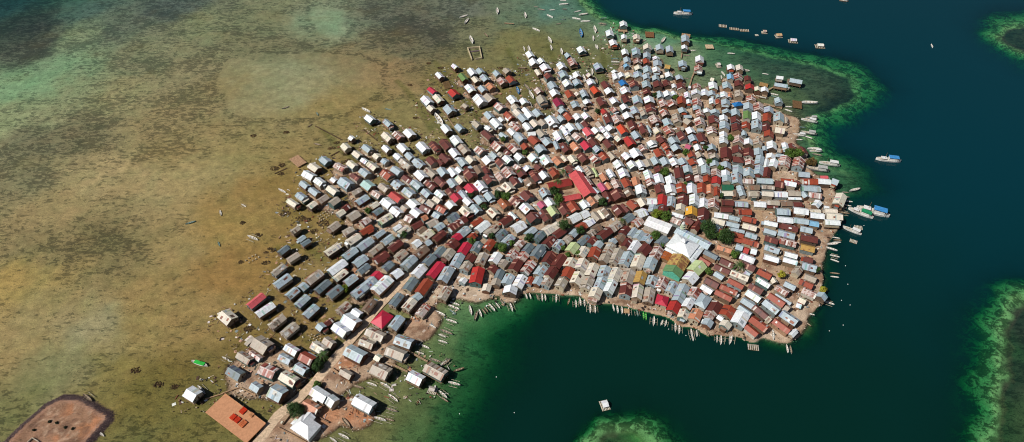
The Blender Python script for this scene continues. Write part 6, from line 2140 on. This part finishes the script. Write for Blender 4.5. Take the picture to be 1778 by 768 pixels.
def piece(x, y, z, big=1.0):
    a_ = rg.uniform(0, 3.14); k = rg.random()
    if k < 0.45: L, W, H = rg.uniform(0.8, 2.8), rg.uniform(0.12, 0.4), rg.uniform(0.1, 0.3)
    elif k < 0.8: L, W, H = rg.uniform(0.4, 1.3), rg.uniform(0.4, 1.0), rg.uniform(0.2, 0.8)
    else: L, W, H = rg.uniform(1.2, 2.4), rg.uniform(0.8, 1.8), rg.uniform(0.05, 0.15)
    o = MB(); o.box(-L / 2, L / 2, -W / 2, W / 2, -0.15, H, vary(albedo(rg.choice(LC)), rg, 0.2) + (0,)); lit.add(o, (math.cos(a_), math.sin(a_), x, y, z))
free = np.argwhere((LSM > 0.5) & ~occ & (GX > -300) & (GX < 400) & (GY > 150))
for _ in range(6000):
    j, i = free[rg.randrange(len(free))]
    if near[j, i] < 0.05 and rg.random() < 0.75: continue
    x, y = float(GX[j, i]) + rg.uniform(-.5, .5), float(GY[j, i]) + rg.uniform(-.5, .5); piece(x, y, gz(x, y))
near2 = blur(occ.astype(float), 45); fringe = np.argwhere((LSM < 0.4) & (near2 > 0.012) & ~occ & (DEPTH.reshape(NY, NX) < 1.2) & (GX < 120) & (GY > 175))
for _ in range(2400):
    j, i = fringe[rg.randrange(len(fringe))]; x, y = float(GX[j, i]), float(GY[j, i])
    if rg.random() < 0.3:
        o = MB(); o.box(-0.16, 0.16, -0.16, 0.16, gz(x, y) - 0.2, rg.uniform(0.5, 1.5), vary(albedo((150, 128, 104)), rg, 0.2) + (0,)); lit.add(o, (1, 0, x, y, 0))
    else: piece(x, y, max(-0.05, gz(x, y)))
tag(lit.build('litter', M_JUNK), 'planks, crates and scrap scattered over the ground between houses', 'litter', kind='stuff')
rocks = MB(); edge = np.argwhere((LAND > 0.28) & (LAND < 0.62) & (GX > -300) & (GX < 420) & (GY > 150))
for _ in range(5200):
    j, i = edge[rg.randrange(len(edge))]; x, y = float(GX[j, i]) + rg.uniform(-.6, .6), float(GY[j, i]) + rg.uniform(-.6, .6); r = rg.uniform(0.18, 0.6)
    vs = [(r * sx * rg.uniform(.6, 1.1), r * sy * rg.uniform(.6, 1.1), r * sz * rg.uniform(.4, .9)) for sx, sy, sz in ((1, 0, 0), (0, 1, 0), (-1, 0, 0), (0, -1, 0), (0, 0, 1), (0, 0, -1))]
    o = MB(); o.poly(vs, [(0, 1, 4), (1, 2, 4), (2, 3, 4), (3, 0, 4), (1, 0, 5), (2, 1, 5), (3, 2, 5), (0, 3, 5)], vary(albedo(rg.choice([(176, 158, 136), (120, 100, 82), (96, 84, 70), (206, 192, 170)])), rg, 0.2) + (0,)); a_ = rg.uniform(0, 6.28); rocks.add(o, (math.cos(a_), math.sin(a_), x, y, gz(x, y)))
for px, py, pr in ((477, 293, 2.2), (490, 287, 2.0), (488, 302, 1.6), (576, 258, 2.0), (585, 248, 1.6), (495, 371, 2.6), (522, 380, 2.4), (534, 382, 1.8), (561, 388, 3.0), (449, 408, 1.6), (462, 457, 1.8), (421, 387, 1.4), (469, 432, 1.2), (474, 436, 1.0), (462, 438, 1.0), (546, 402, 2.0), (600, 268, 1.6), (575, 440, 2.0), (440, 236, 1.6), (497, 230, 1.5), (690, 255, 1.8), (722, 205, 1.6), (765, 118, 1.8), (744, 110, 1.6), (868, 118, 1.6), (712, 148, 1.4), (236, 643, 1.8), (275, 668, 1.8), (304, 672, 1.4), (433, 571, 2.2), (418, 455, 1.2), (915, 122, 1.4), (1010, 95, 1.4)):
    cx, cy = P(px, py)
    for _ in range(int(30 * pr)):
        an, rr = rg.uniform(0, 6.28), pr * math.sqrt(rg.random()); x, y = cx + 1.5 * rr * math.cos(an), cy + rr * math.sin(an); r = rg.uniform(0.3, 0.75)
        vs = [(r * sx * rg.uniform(.6, 1.1), r * sy * rg.uniform(.6, 1.1), r * sz * rg.uniform(.5, 1.0)) for sx, sy, sz in ((1, 0, 0), (0, 1, 0), (-1, 0, 0), (0, -1, 0), (0, 0, 1), (0, 0, -1))]
        o = MB(); o.poly(vs, [(0, 1, 4), (1, 2, 4), (2, 3, 4), (3, 0, 4), (1, 0, 5), (2, 1, 5), (3, 2, 5), (0, 3, 5)], vary(albedo(rg.choice([(92, 74, 50), (74, 60, 44), (116, 94, 64)])), rg, 0.2) + (0,)); rocks.add(o, (1, 0, x, y, max(gz(x, y), -0.15) + 0.1))
bank_pts = np.argwhere((ISL > -3.2) & (ISL < 0.3) & (GX > -300) & (GY > 140))
for _ in range(1500):
    j, i = bank_pts[rg.randrange(len(bank_pts))]; x, y = float(GX[j, i]) + rg.uniform(-.6, .6), float(GY[j, i]) + rg.uniform(-.6, .6); r = rg.uniform(0.15, 0.45)
    vs = [(r * sx * rg.uniform(.6, 1.1), r * sy * rg.uniform(.6, 1.1), r * sz * rg.uniform(.4, .9)) for sx, sy, sz in ((1, 0, 0), (0, 1, 0), (-1, 0, 0), (0, -1, 0), (0, 0, 1), (0, 0, -1))]
    o = MB(); o.poly(vs, [(0, 1, 4), (1, 2, 4), (2, 3, 4), (3, 0, 4), (1, 0, 5), (2, 1, 5), (3, 2, 5), (0, 3, 5)], vary(albedo(rg.choice([(96, 80, 78), (78, 64, 64), (120, 102, 96)])), rg, 0.2) + (0,)); rocks.add(o, (1, 0, x, y, gz(x, y)))
tag(rocks.build('shore_rubble', M_STONE), 'coral rubble lining the shore and the islet bank', 'rubble', kind='stuff')
